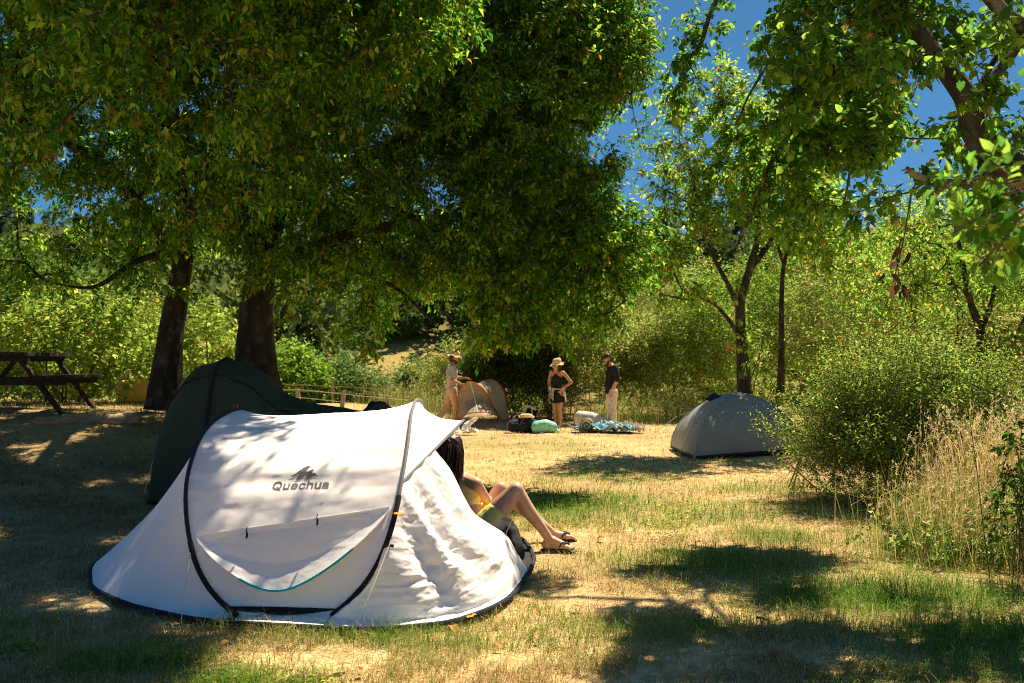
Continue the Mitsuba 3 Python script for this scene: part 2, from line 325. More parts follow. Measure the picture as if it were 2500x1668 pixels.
foliage_tree(t_b, [([(-3.488, 13.000, 0.901), (-3.526, 13.000, 1.465), (-3.535, 13.000, 2.031), (-3.498, 13.000, 2.597), (-3.400, 13.000, 3.165), (-3.177, 13.000, 3.961), (-2.966, 12.800, 4.822)], .31, .10, .3),
                   ([(-3.342, 13.000, 2.937), (-2.581, 12.600, 3.115), (-1.862, 12.200, 3.278), (-1.099, 12.000, 3.250), (-0.360, 11.800, 2.809), (0.050, 11.600, 2.181)], .11, .02, 0),
                   ([(-3.068, 12.800, 3.028), (-2.269, 12.400, 2.819), (-1.515, 12.000, 2.516), (-0.975, 11.800, 2.038)], .05, .012, 0),
                   ([(-3.233, 13.000, 3.733), (-2.180, 12.800, 4.260), (-1.046, 12.600, 4.661), (0.000, 12.400, 4.829), (0.960, 12.200, 4.669)], .11, .025, 0),
                   ([(-3.098, 12.900, 4.168), (-2.008, 12.400, 5.266), (-0.894, 12.000, 6.046), (0.000, 12.000, 6.842)], .10, .03, 0),
                   ([(-3.454, 13.000, 2.824), (-3.628, 12.600, 3.666), (-3.409, 12.000, 4.460), (-2.945, 11.400, 5.368)], .10, .03, 0),
                   ([(-0.778, 11.900, 3.080), (0.154, 11.800, 3.222), (0.934, 11.900, 3.028), (1.285, 11.800, 2.552)], .045, .012, 0)],
             [(-1.35, 12.6, 5.2, 3.0, 2.7, 3.7), (-.2, 12.3, 3.1, 1.6, 1.2, 1.3, 5.5), (-.6, 11.9, 2.95, 1.0, .9, .75, 1.8), (.3, 12.2, 5.6, 1.5, 1.4, 3.0, 14), (-2.3, 12.2, 4.2, 2.4, 2.0, 1.3), (1.1, 11.8, 3.0, .75, .7, 1.0, 1.1), (1.05, 12.2, 4.9, .7, .9, 2.3, 4.5), (.1, 12.1, 5.2, 1.2, 1.0, 2.4, 6), (-2.4, 12.6, 9.0, 2.6, 2.8, 1.6, 14)],
             8300, 5, 11, .088, .52, APPLE, 23, 'm_bark_dark', dens=.39, clip=lambda p: ~((p[:, 0] > -1.6) & (p[:, 0] < -.5) & (p[:, 2] < 2.6)),
             extra=np.array([(-0.257, 11.800, 1.807), (0.051, 11.800, 1.730), (0.414, 11.900, 1.783), (0.731, 12.000, 1.733), (0.261, 12.000, 1.994), (1.181, 11.800, 2.140), (0.783, 12.000, 2.203), (-1.306, 12.000, 2.307), (-1.672, 12.000, 2.516), (-0.359, 11.800, 1.986),
                             (-2.994, 12.500, 2.557), (-2.646, 12.400, 2.603), (-2.231, 12.200, 2.426), (-3.510, 12.400, 2.603), (-3.727, 12.400, 2.765), (1.412, 12.000, 2.831), (1.626, 12.000, 4.460), (1.784, 12.000, 4.618), (1.522, 12.000, 4.987), (1.729, 12.000, 3.986), (1.466, 12.000, 3.460)]))

# the old tree that reaches into the picture from the right
pear = thing('gnarled_tree', 'gnarled lichen covered tree reaching in from the right edge with round glossy leaves', 'tree')
foliage_tree(pear, [([(4.65, 6.9, -.1), (4.6, 6.9, .8), (4.4, 6.8, 1.7), (4.002, 6.600, 2.601), (3.576, 6.500, 2.841), (3.350, 6.500, 2.983), (3.210, 6.500, 3.155), (3.156, 6.500, 3.383), (3.062, 6.600, 3.615), (2.935, 6.700, 3.883), (2.877, 6.800, 4.188), (2.857, 7.000, 4.637)], .13, .05, .3),
                    ([(4.002, 6.600, 2.601), (3.950, 6.500, 3.212), (3.729, 6.500, 3.727), (3.390, 6.500, 4.014), (3.176, 6.700, 4.505)], .075, .04, 0),
                    ([(3.576, 6.500, 2.841), (3.538, 6.000, 2.873), (3.551, 5.600, 3.105)], .07, .04, 0),
                    ([(3.437, 6.400, 2.849), (2.829, 6.000, 2.689), (2.507, 5.800, 2.702), (2.402, 5.700, 2.732)], .045, .012, 0),
                    ([(2.920, 6.800, 4.068), (2.860, 7.500, 4.393), (2.799, 8.300, 4.440), (2.760, 8.300, 4.074), (2.503, 8.300, 3.636), (2.284, 8.300, 3.308), (2.136, 8.300, 2.908), (1.953, 8.300, 2.508)], .034, .011, 0),
                    ([(2.796, 8.300, 4.037), (2.957, 8.100, 3.656), (2.882, 8.000, 3.174), (2.809, 8.000, 2.823)], .018, .008, 0),
                    ([(2.841, 7.200, 4.343), (2.676, 8.600, 4.810), (2.399, 8.700, 4.349), (2.207, 8.700, 4.042), (2.092, 8.700, 3.774)], .022, .007, 0),
                    ([(2.829, 8.600, 5.114), (2.123, 8.800, 5.197), (1.890, 8.800, 4.886), (1.773, 8.800, 4.536), (1.657, 8.800, 4.420)], .035, .012, 0),
                    ([(3.328, 6.500, 3.498), (3.501, 6.500, 3.727), (3.562, 6.400, 3.919)], .04, .025, 0),
                    ([(3.184, 6.500, 3.326), (3.380, 6.600, 3.644), (3.611, 6.700, 3.971)], .03, .012, 0)],
             [(2.65, 8.3, 4.6, 1.15, .9, 1.15, 1.1), (3.3, 6.9, 3.5, .9, 1.2, .85), (3.2, 7.1, 4.9, 1.8, 1.4, .8, 2.6), (2.1, 8.7, 4.9, .7, .6, .8, .6), (2.7, 8.2, 3.3, .7, .7, .55, .4), (2.5, 7.0, 3.6, .9, 1.0, .6), (3.1, 9.2, 4.0, .9, .5, .45, 1.2)],
             2700, 4, 9, .074, .74, PEAR, 37, 'm_bark_grey', detail=2, ln=(.12, .26), droop=.5, shell=.5, r0=.0036, dens=.46, densf=1.7, carve=LIT_BANK,
             extra=np.array([(1.697, 8.800, 4.847), (1.793, 8.800, 4.730), (1.619, 8.800, 4.614), (1.734, 8.800, 4.536), (1.561, 8.800, 4.458), (1.502, 8.800, 4.323), (1.657, 8.800, 4.381), (1.852, 8.800, 4.886), (1.928, 8.800, 4.691), (1.425, 8.800, 4.187), (1.579, 8.800, 4.148), (2.944, 6.400, 3.863), (3.035, 6.300, 3.660), (3.119, 6.200, 3.326), (2.928, 6.200, 3.244), (2.849, 6.500, 3.956), (2.886, 6.400, 3.665), (3.257, 6.300, 3.827), (3.066, 6.200, 3.490), (3.257, 6.200, 3.544), (3.336, 6.200, 3.326), (3.171, 6.200, 3.135), (1.560, 8.700, 3.851), (1.484, 8.700, 4.004), (1.733, 8.800, 4.226), (1.697, 8.800, 4.730), (2.091, 8.700, 3.660), (2.136, 8.300, 2.871), (2.352, 8.300, 2.726), (2.402, 6.800, 2.513), (2.455, 6.700, 2.616), (2.513, 6.400, 2.625), (2.540, 6.000, 2.636), (2.658, 5.800, 2.575), (2.572, 8.300, 3.017)]))

# slim trees and saplings in the middle distance
mid = thing('slim_tree', 'slim forked tree with pale bark and bright backlit crown behind the grey dome tent', 'tree')
foliage_tree(mid, [([(4.193, 17.000, 0.812), (4.174, 17.000, 1.439), (4.141, 17.000, 2.030), (4.129, 17.000, 2.623), (4.310, 17.000, 3.290), (4.448, 17.000, 3.959), (4.255, 16.800, 4.960), (4.064, 16.600, 5.794)], .125, .025, .3),
                   ([(4.155, 17.000, 1.957), (3.824, 16.900, 2.396), (3.489, 16.700, 2.640), (3.017, 16.500, 2.663), (2.555, 16.300, 2.735)], .042, .014, 0),
                   ([(4.128, 17.000, 2.475), (3.841, 16.800, 2.976), (3.509, 16.600, 3.539), (3.220, 16.400, 4.448), (3.043, 16.200, 5.123)], .055, .015, 0),
                   ([(4.295, 17.000, 3.216), (4.696, 17.100, 3.748), (5.029, 17.200, 4.589), (5.335, 17.200, 5.419)], .06, .02, 0)],
             [(4.0, 16.6, 5.0, 1.7, 1.6, 1.55), (3.0, 16.3, 3.6, .9, 1.2, 1.0, 2.0), (4.9, 16.8, 4.1, 1.2, 1.2, 1.2, 2.2), (3.7, 16.4, 5.9, 1.2, 1.1, .9, 1.6)], 420, 5, 9, .11, .6, LIME, 41, 'm_bark_grey', shell=.55, dens=.36, carve=False, rust=.04,
             extra=np.array([(3.536, 16.500, 6.131), (3.971, 16.500, 6.494), (4.500, 16.600, 6.013), (2.902, 16.200, 5.336), (4.238, 16.800, 2.025), (3.944, 16.800, 1.733), (4.381, 16.800, 1.441), (2.554, 16.300, 2.650), (3.232, 16.500, 2.591), (4.097, 16.800, 2.903)]))
s2 = thing('slim_tree', 'dark stemmed leaning sapling just right of the forked tree behind the grey tent', 'tree')
foliage_tree(s2, [([(5.263, 18.500, 0.947), (5.293, 18.500, 1.751), (5.299, 18.500, 2.717), (5.360, 18.500, 3.524), (5.606, 18.500, 4.171), (5.823, 18.400, 5.043)], .07, .02, .3), ([(5.360, 18.500, 3.444), (5.106, 18.300, 4.063), (4.870, 18.000, 4.809)], .04, .015, 0),
                  ([(5.484, 18.500, 3.928), (6.051, 18.500, 4.333), (6.627, 18.300, 4.623)], .04, .015, 0)],
             [(5.7, 18.3, 4.6, 1.2, 1.2, 1.3), (6.6, 18.3, 4.0, 1.1, 1.2, 1.0)], 180, 5, 9, .11, .6, LIME, 43, 'm_bark_dark', shell=.6, dens=.38, carve=False, rust=.03)
s3 = thing('slim_tree', 'two stemmed thin tree behind the big bush near the right edge', 'tree')
foliage_tree(s3, [([(6.656, 13.500, 1.110), (6.737, 13.500, 1.579), (6.707, 13.500, 2.049), (6.581, 13.500, 2.402), (6.374, 13.300, 2.969), (6.123, 13.000, 3.506)], .085, .02, .3), ([(6.706, 13.500, 1.990), (6.926, 13.600, 2.408), (7.051, 13.600, 3.001)], .05, .02, 0),
                  ([(6.788, 13.300, 1.117), (6.944, 13.200, 1.693), (7.125, 13.100, 2.148), (7.246, 13.000, 2.597)], .035, .015, 0), ([(6.610, 13.500, 2.343), (6.360, 13.400, 2.629), (5.749, 13.200, 2.671)], .03, .01, 0)],
             [(6.4, 13.3, 3.1, 1.3, 1.1, 1.0), (7.2, 13.4, 2.6, .9, 1, 1.0), (5.6, 13.2, 2.6, .8, .9, .7)], 210, 4, 8, .062, .6, LIME, 47, 'm_bark_dark', shell=.7, dens=.40, carve=False, rust=.03)
s4 = thing('slim_tree', 'thin dark sapling left of the two stemmed tree behind the big bush', 'tree')
foliage_tree(s4, [([(7.406, 15.500, 1.045), (7.346, 15.500, 1.718), (7.385, 15.500, 2.258), (7.178, 15.400, 3.059), (6.940, 15.300, 3.852)], .08, .02, .3)],
             [(6.6, 15.4, 3.7, 1.1, 1.1, 1.2), (6.0, 15.4, 2.6, 1.0, 1.0, .8)], 150, 4, 8, .075, .6, LIME, 48, 'm_bark_dark', shell=.7, dens=.38, carve=False, rust=.03)

# ------------------------------------------------------------------ bushes
def bush(key, c, r, n_shoot, k, L, wr, pal, seed, detail=0, lump=.25, ln=(.15, .35), stems=9, rust=.01, up=.75, low=.12, droop=.1, stem_r=.02, inner=.35, lower=0.0, lf=2.1):
    rng = np.random.default_rng(seed); c, r = np.array(c, float), np.array(r, float)
    d = unit(rng.normal(0, 1, (n_shoot, 3))); d[:, 2] = np.abs(d[:, 2]) * np.where(rng.uniform(0, 1, n_shoot) < .8 - lower, 1, -.35 - lower); d = unit(d)
    R = 1 + lump * 2 * (meshkit.fbm(d * lf + seed, 3, seed) - .5) * 1.6
    rad = rng.uniform(inner, 1, n_shoot) ** .4
    B = c + d * (R * rad)[:, None] * r
    g = hz(B[:, 0], B[:, 1]) + low; B = B[B[:, 2] > g]; d = d[:len(B)] if len(B) == len(d) else unit(B - c)
    U = unit(d * .7 + [0, 0, up] + rng.normal(0, .45, d.shape))
    (v, f, col), tw, _ = shoots(B, U, rng.uniform(*ln, len(B)) * (1 + 1.2 * (rng.uniform(0, 1, len(B)) < .06)), k, L, wr, rng, detail, list(pal) + [RUST], [(1 - rust) / len(pal)] * len(pal) + [rust], droop, twig=.002)
    st = []
    for s in range(stems):
        e = B[rng.integers(len(B))]; b = np.array([c[0] + rng.normal(0, .16 * r[0]), c[1] + rng.normal(0, .16 * r[1]), 0]); b[2] = hz(b[0], b[1]) - .05
        m = b * .5 + e * .5 + rng.normal(0, .08, 3) * r + [0, 0, .12 * r[2]]
        st.append(tube(spline([b, m, e], 9), np.linspace(stem_r, .004, 9), 5))
    obj('stems', cat_mesh(st + [tw]), 'm_twig', key, smooth=60, kind='stuff')
    obj('foliage', (v, f), 'm_leaf_bush', key, smooth=False, color=col, kind='stuff')

HAZEL = [(.33, .47, .08), (.20, .34, .05), (.50, .60, .11)]
SMALL = [(.34, .52, .09), (.22, .38, .06), (.50, .62, .13)]
OLIVE = [(.17, .29, .09), (.11, .21, .06), (.24, .36, .10)]
SCRUB = [(.30, .46, .08), (.20, .36, .06), (.44, .52, .13), (.52, .46, .20)]
b = thing('bush', 'broad leaved sunlit bush behind the picnic table', 'bush'); bush(b, (-7.100, 15.200, 1.253), (1.15, 1.0, 1.45), 1100, 8, .10, .78, HAZEL, 61, 1, stems=10)
b = thing('bush', 'low leafy bush between the two big trunks', 'bush'); bush(b, (-5.084, 15.600, 1.245), (.75, .8, 1.15), 550, 8, .09, .78, HAZEL, 62, 1)
b = thing('bush', 'broad leaved bush growing low left of the pale jar, by the thinner trunk', 'bush'); bush(b, (-6.490, 16.500, 1.442), (.6, .7, 1.1), 420, 8, .09, .78, HAZEL, 60, 1)
b = thing('bush', 'big fine leaved bush with light green top in front of the grey dome tent', 'bush')
bush(b, (4.45, 10.4, .72), (1.2, 1.0, .80), 11000, 8, .042, .5, SMALL, 63, 0, lump=.62, ln=(.14, .5), stems=26, rust=.02, up=.9, low=.03, stem_r=.014, inner=.05, lower=.28, lf=2.9)
b = thing('bush', 'dark shaded thicket behind the woman in black, beside the beige tent', 'bush'); bush(b, (.1, 25.4, 1.0), (1.6, 1.2, 1.3), 3600, 8, .085, .6, DARK, 64, 0, stems=10, inner=.05)  # very dark leaf palette, the thicket's shade is put into its colour
b = thing('bush', 'sunlit overhanging bush crown above the dark thicket and the beige tent', 'bush'); bush(b, (1.0, 25.0, 2.5), (1.45, 1.7, .8), 3800, 8, .10, .62, LIME, 65, 0, stems=8, up=.3, droop=.35, inner=.05)
for x, y, z, rx, ry, rz, n, seed, lab in (
        (2.6, 27.5, 1.2, 2.0, 1.6, 1.5, 1800, 71, 'bright scrubby bush right behind the man in the black shirt'),
        (4.6, 27.0, 1.3, 1.8, 1.5, 1.6, 1700, 72, 'light green bush left of the grey dome tent at the clearing edge'),
        (6.5, 26.0, 1.6, 2.2, 1.6, 2.4, 2100, 73, 'tall dark green bush behind the forked slim tree'),
        (9.0, 24.0, 1.8, 2.2, 1.8, 2.4, 1900, 74, 'leafy bush beyond the saplings, above the big fine leaved bush'),
        (4.0, 31.0, 2.2, 2.4, 1.8, 2.2, 1800, 75, 'tall pale green bush rising behind the scrub at the clearing edge'),
        (10.2, 19.0, 1.4, 2.0, 1.8, 1.9, 1700, 76, 'shaded bush at the far right behind the two stemmed tree'),
        (7.8, 13.8, .8, 1.2, 1.1, 1.2, 1200, 77, 'bush at the right edge behind the tall dry grass'),
        (-1.0, 29.5, .8, 1.8, 1.4, 1.3, 1300, 78, 'weedy bush behind the man in the sun hat'),
        (1.0, 30.0, 1.8, 1.8, 1.4, 1.8, 1400, 79, 'bush rising over the dark thicket behind the woman in black')):
    b = thing('bush', lab, 'bush'); bush(b, (x, y, z + float(hz(x, y)) * .6), (rx, ry, rz), int(n * 1.5), 8, .09, .62, SCRUB if seed not in (73, 76) else LIME, seed, 0, lump=.5, lf=3.0, ln=(.2, .55), stems=8, rust=.03, up=.6)
# bushes down in the valley
for (x, y, rx, rz, n, L, pal, seed, lab) in (
        (-9.6, 40, 2.1, 2.0, 1400, .17, LIME, 81, 'round yellow green valley bush just right of the thicker trunk'),
        (-7.5, 41, 2.0, 1.5, 1300, .15, OLIVE, 82, 'grey green valley bush behind the wire fence'),
        (-17, 114, 6.0, 3.0, 2400, .34, OLIVE, 83, 'wide row of valley bushes on the far side of the hollow'),
        (-4.6, 60, 2.4, 2.4, 1500, .22, SCRUB, 84, 'sunlit valley bush at the right end of the ochre meadow'),
        (-4.6, 46, 1.9, 1.9, 1300, .16, OLIVE, 85, 'grey green valley bush left of the man in the sun hat'),
        (-1.5, 52, 3.5, 2.6, 1500, .2, SCRUB, 86, 'valley bush above the man in the sun hat'),
        (-15.5, 34, 3.2, 3.0, 1600, .15, MID, 87, 'mid green bush beyond the clearing at the left'),
        (-21, 36, 4.0, 4.6, 1800, .17, MID, 88, 'tall mid green bush at the left edge beyond the picnic table'),
        (-19, 26, 2.6, 3.8, 1500, .13, APPLE, 89, 'shaded tall bush at the left edge behind the picnic table'),
        (-12, 24, 2.2, 2.2, 1300, .12, MID, 90, 'mid green bush seen past the thinner trunk'),
        (8, 44, 4.0, 5.0, 1800, .18, SCRUB, 91, 'tall bush beyond the clearing right of the middle'),
        (15, 36, 4.2, 5.0, 1800, .17, LIME, 92, 'tall leafy bush beyond the saplings at the right'),
        (19, 30, 3.4, 4.6, 1700, .15, LIME, 93, 'tall leafy bush at the right edge behind everything'),
        (22, 50, 5.0, 6.0, 1600, .22, OLIVE, 94, 'far grey green bush low on the right hillside')):
    b = thing('bush', lab, 'bush'); z = float(hz(x, y)) + rz * .45
    bush(b, (x, y, z), (rx, rx * .8, rz), int(n * 1.7), 8, L, .66, pal, seed, 0, lump=.34, ln=(.35, .8), stems=6, rust=.01)

# wooded hillside: crowns of many leaf clumps, one mass
def forest(n, seed):
    rng = np.random.default_rng(seed); V, F, C, o = [], [], [], 0; k = 0
    while k < n:
        y = rng.uniform(80, 330) if k % 3 else rng.uniform(85, 170); x = rng.uniform(-.75, .78) * y
        if -.16 * y < x < -.06 * y and y < 112: continue
        k += 1
        s = rng.uniform(3.2, 6.0); h = s * rng.uniform(.8, 1.6); con = rng.uniform() < .3
        m = int(260 if y < 170 else 150); d = unit(rng.normal(0, 1, (m, 3)) * [1, 1, .9]); d[:, 2] = np.where(d[:, 2] < -.3, -d[:, 2], d[:, 2])
        R = 1 + .9 * (meshkit.fbm(d * 2.2 + k, 2, k) - .5)
        if con: p = np.stack([d[:, 0], d[:, 1], d[:, 2]], 1); u = rng.uniform(0, 1, m); p = np.stack([d[:, 0] * (1 - u) * s * .55, d[:, 1] * (1 - u) * s * .55, (u * 2 - .7) * h], 1)
        else: p = d * R[:, None] * [s * .8, s * .8, h * .75] * (rng.uniform(.5, 1, (m, 1))**.35)
        p = p + [x, y, float(hz(x, y)) + h * .75]
        q = .95 if y < 170 else 1.25
        v, f = leaf_mesh(p, unit(d + rng.normal(0, .6, d.shape)), d + [0, 0, .6] + rng.normal(0, .5, d.shape), rng.uniform(.7, 1.5, m) * q, .8, 0, .3, .2, rng)
        base = np.array((.05, .085, .035) if con else [(.16, .23, .06), (.12, .18, .055), (.21, .27, .07), (.10, .15, .06)][rng.integers(4)])
        C.append(percol(np.clip(base * rng.normal(1, .2, (m, 1)), .004, 1), 0)); V.append(v); F.append(f + o); o += len(v)
    return np.vstack(V), np.vstack(F), np.vstack(C)
fv, ff, fc = forest(620, 99)
obj('hillside_wood', (fv, ff), 'm_leaf_dry', smooth=False, color=fc, label='far wooded hillside across the valley, dark and light crowns', cat='wood', kind='stuff')

# ------------------------------------------------------------------ grass of the clearing
STRAW = [(.55, .42, .20), (.68, .54, .28), (.44, .32, .14), (.36, .25, .11), (.60, .50, .26)]
BLADE = [(.16, .35, .04), (.10, .26, .03), (.27, .42, .07)]
def blades(P, H, lean, W, C, rng, bend=.5):
    n = len(P); a = rng.uniform(0, 6.283, n); d = np.stack([np.cos(a), np.sin(a), 0 * a], 1); s = np.stack([-d[:, 1], d[:, 0], 0 * a], 1)
    mid = P + d * (lean * H * .35)[:, None] + np.array([0, 0, 1.0]) * (H * .55 * np.sqrt(np.maximum(.05, 1 - lean**2 * .6)))[:, None]
    tip = P + d * (lean * H)[:, None] + np.array([0, 0, 1.0]) * (H * np.sqrt(np.maximum(.02, 1 - lean**2)) * (1 - bend * .3))[:, None]
    w = s * W[:, None]
    v = np.stack([P - w * .5, P + w * .5, mid - w * .42, mid + w * .42, tip], 1).reshape(-1, 3)
    f = np.array([[0, 1, 3], [0, 3, 2], [2, 3, 4]])[None] + (np.arange(n) * 5)[:, None, None]
    return v, f.reshape(-1, 3), np.repeat(C, 5, 0)
def lawn(n, y0, y1, seed, wmul=1.0, tall=0.0):
    rng = np.random.default_rng(seed)
    y = (y0**-.9 + rng.uniform(0, 1, n) * (y1**-.9 - y0**-.9)) ** (-1 / .9)
    x = y * rng.uniform(-.64, .64, n) + rng.normal(0, .1, n)
    g = greenness(x, y); p1 = meshkit.fbm(np.c_[x * 2.2, y * 2.2, x * 0], 3, 31); p2 = meshkit.fbm(np.c_[x * .9, y * .9, x * 0], 2, 33)
    p3 = meshkit.fbm(np.c_[x * 7, y * 7, x * 0], 2, 35); dens = sst(.34, .6, p1) * (.35 + 1.3 * sst(.35, .65, p3)) + .06 + g; keep = rng.uniform(0, 1, n) < dens; x, y, g, p1, p2 = (q[keep] for q in (x, y, g, p1, p2)); n = len(x)
    isg = rng.uniform(0, 1, n) < np.clip(g * 1.0 + .28 * sst(.45, .75, p2) + .05, 0, .93)
    C = np.where(isg[:, None], leaf_colors(n, rng, BLADE), leaf_colors(n, rng, STRAW, jit=.2)) * (1 - .42 * sst(1.3, 2.6, -x) * sst(5.6, 7.5, y) * (1 - sst(14, 17, y)))[:, None]  # blades below the left trees darkened too, tree shade put into their colour
    H = np.where(isg, rng.uniform(.04, .13, n) * (1 + g), rng.uniform(.03, .11, n)) * (1 + tall); lean = np.where(isg, rng.uniform(.4, .93, n), rng.uniform(.55, .985, n))
    W = rng.uniform(.0018, .0042, n) * wmul * np.maximum(1, y / 7)
    z = hz(x, y) + (meshkit.fbm(np.stack([x * 5, y * 5, x * 0], -1), 2, 5) - .5) * .03 - .004
    return blades(np.stack([x, y, z], 1), H, lean, W, C, rng)
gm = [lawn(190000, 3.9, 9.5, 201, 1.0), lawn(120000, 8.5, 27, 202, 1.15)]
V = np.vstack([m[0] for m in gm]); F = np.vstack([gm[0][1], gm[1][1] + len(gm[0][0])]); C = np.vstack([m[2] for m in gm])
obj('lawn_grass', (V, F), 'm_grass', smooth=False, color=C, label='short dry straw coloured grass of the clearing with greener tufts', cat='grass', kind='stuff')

# taller seed stalks, tufts along the tent, clover and weeds
def tuft(n, spots, h, seed, pal, spread, w=.003, lean=(.1, .6)):
    rng = np.random.default_rng(seed); s = np.array(spots)[rng.integers(0, len(spots), n)]
    x, y = s[:, 0] + rng.normal(0, spread, n), s[:, 1] + rng.normal(0, spread * .7, n); z = hz(x, y) - .01
    return blades(np.stack([x, y, z], 1), rng.uniform(*h, n), rng.uniform(*lean, n), rng.uniform(.6, 1.2, n) * w, leaf_colors(n, rng, pal), rng)
rng = np.random.default_rng(207)
front = [(x, 5.32 + .12 * math.sin(x * 7), ) for x in np.linspace(-2.0, -.2, 22)]
v1 = tuft(900, [(a, b - .0) for a, b in front], (.05, .2), 211, BLADE + STRAW[:2], .07)
v2 = tuft(2800, [(g[0] + rng.normal(0, g[2] * .5), g[1] + rng.normal(0, g[3] * .5)) for g in GREEN for _ in range(14)], (.05, .17), 212, BLADE, .10)
v3 = tuft(700, [(rng.uniform(-3, 3.5), rng.uniform(4.6, 12)) for _ in range(260)], (.08, .26), 213, STRAW[:2] + BLADE[:1], .05, .002)
v4 = tuft(2600, [(y * rng.uniform(-.55, .55), y) for y in rng.uniform(4.2, 11, 1500)], (.10, .30), 214, [(.72, .58, .32), (.60, .46, .24)], .05, .0022, (.93, .99))
v3 = (np.vstack([v3[0], v4[0]]), np.vstack([v3[1], v4[1] + len(v3[0])]), np.vstack([v3[2], v4[2]]))
o = np.cumsum([0, len(v1[0]), len(v2[0])])
obj('grass_tufts', (np.vstack([v1[0], v2[0], v3[0]]), np.vstack([v1[1], v2[1] + o[1], v3[1] + o[2]])), 'm_grass', smooth=False, color=np.vstack([v1[2], v2[2], v3[2]]),
    label='longer green grass tufts standing in the dry lawn and along the white tent', cat='grass', kind='stuff')
def weeds(n, spots, spread, L, seed, hgt=(.02, .1), wr=.8, pal=HAZEL):
    rng = np.random.default_rng(seed); s = np.array(spots)[rng.integers(0, len(spots), n)]
    x, y = s[:, 0] + rng.normal(0, spread, n), s[:, 1] + rng.normal(0, spread * .6, n); P = np.stack([x, y, hz(x, y) + rng.uniform(*hgt, n)], 1)
    a = rng.uniform(0, 6.28, n); D = np.stack([np.cos(a), np.sin(a), rng.uniform(-.2, .5, n)], 1)
    v, f = leaf_mesh(P, D, np.tile([0, 0, 1.0], (n, 1)) + rng.normal(0, .35, (n, 3)), L * rng.uniform(.5, 1.2, n), wr, 1, .3, .2, rng)
    return v, f, percol(leaf_colors(n, rng, pal), 1)
v, f, c = weeds(900, [(-1.95, 4.8), (-1.7, 4.9), (-1.4, 4.62), (-2.2, 4.7), (-.95, 4.5), (-1.1, 4.55), (-2.6, 5.0)], .1, .03, 221, (.01, .06))
obj('clover_patch', (v, f), 'm_leaf', smooth=False, color=c, label='low green clover and weeds in the grass at the bottom left', cat='weeds', kind='stuff')
v, f, c = weeds(420, [(1.35, 8.3), (1.25, 8.6), (1.5, 8.5), (1.45, 8.15)], .12, .035, 222, (.03, .3), .55, SMALL)
obj('weed_patch', (v, f), 'm_leaf', smooth=False, color=c, label='small upright green weeds in the sunlit middle of the lawn', cat='weeds', kind='stuff')

# the wild bank at the right: dry tall grass, brambles, dark weeds
def tall_grass(key, n, spots, spread, h, seed, pal, heads=.35):
    rng = np.random.default_rng(seed); s = np.array(spots)[rng.integers(0, len(spots), n)]
    x, y = s[:, 0] + rng.normal(0, spread, n), s[:, 1] + rng.normal(0, spread, n); z = hz(x, y); H = rng.uniform(*h, n)
    a = rng.normal(.3, 1.3, n); lean = np.abs(rng.normal(.42, .28, n)); d = np.stack([np.cos(a), -np.abs(np.sin(a)) * .5, 0 * a], 1)
    P0 = np.stack([x, y, z - .02], 1); P1 = P0 + d * (lean * H * .3)[:, None] + np.array([0, 0, 1]) * (H * .6)[:, None]; P2 = P0 + d * (lean * H)[:, None] + np.array([0, 0, 1]) * (H * (1 - .3 * lean))[:, None]
    w = np.cross(d, [0, 0, 1]) * rng.uniform(.0012, .0036, n)[:, None] + rng.normal(0, .0008, (n, 3))
    v = np.stack([P0 - w, P0 + w, P1 - w, P1 + w, P2], 1).reshape(-1, 3); f = (np.array([[0, 1, 3], [0, 3, 2], [2, 3, 4]])[None] + (np.arange(n) * 5)[:, None, None]).reshape(-1, 3)
    c = np.repeat(leaf_colors(n, rng, pal), 5, 0)
    obj('blades', (v, f), 'm_grass', key, smooth=False, color=c, kind='stuff')
    k = rng.uniform(0, 1, n) < heads; m = k.sum(); q = 9
    t = rng.uniform(.0, .28, (m, q)); B = P2[k][:, None] - (P2 - P1)[k][:, None] * t[..., None]
    D = unit((P2 - P1)[k])[:, None] + rng.normal(0, .45, (m, q, 3))
    v, f = leaf_mesh(B.reshape(-1, 3), D.reshape(-1, 3), rng.normal(0, 1, (m * q, 3)), rng.uniform(.014, .04, m * q), .35, 0, .3, .1, rng)
    obj('seed_heads', (v, f), 'm_grass', key, smooth=False, color=percol(leaf_colors(m * q, rng, [(.82, .68, .42), (.70, .56, .32)]), 0), kind='stuff')
DRY = [(.95, .76, .36), (.85, .66, .30), (.72, .54, .22)]
t = thing('tall_grass', 'clump of tall dry seeding grass on the bank right of the big fine leaved bush', 'tall grass', kind='stuff')
tall_grass(t, 2400, [(4.25, 8.6), (4.5, 8.9), (4.1, 9.0), (4.7, 8.4), (5.0, 8.9), (5.2, 8.2), (4.4, 8.3)], .22, (.5, 1.25), 231, DRY + DRY[:2] + BLADE[:1], .6)
t = thing('tall_grass', 'green and straw long grass running along the bank at the right edge', 'tall grass', kind='stuff')
tall_grass(t, 9000, [(x, y) for x, y in ((3.6, 7.6), (3.9, 7.9), (4.3, 7.5), (4.6, 7.9), (5.0, 7.6), (5.4, 8.6), (5.8, 9.4), (4.0, 8.4), (5.4, 10.4), (6.2, 10.8))], .35, (.25, .8), 232, DRY + BLADE, .25)
t = thing('tall_grass', 'long meadow grass and weeds at the clearing edge behind the standing people', 'tall grass', kind='stuff')
tall_grass(t, 5200, [(x, 24.6 + .9 * math.sin(x * 1.3) + .12 * x) for x in np.linspace(1.2, 5.5, 16)] + [(x, 25.5 + .5 * math.sin(x * 2)) for x in np.linspace(-3.4, -1.0, 9)], .45, (.35, 1.1), 233, STRAW[:2] + BLADE + SCRUB, .2)
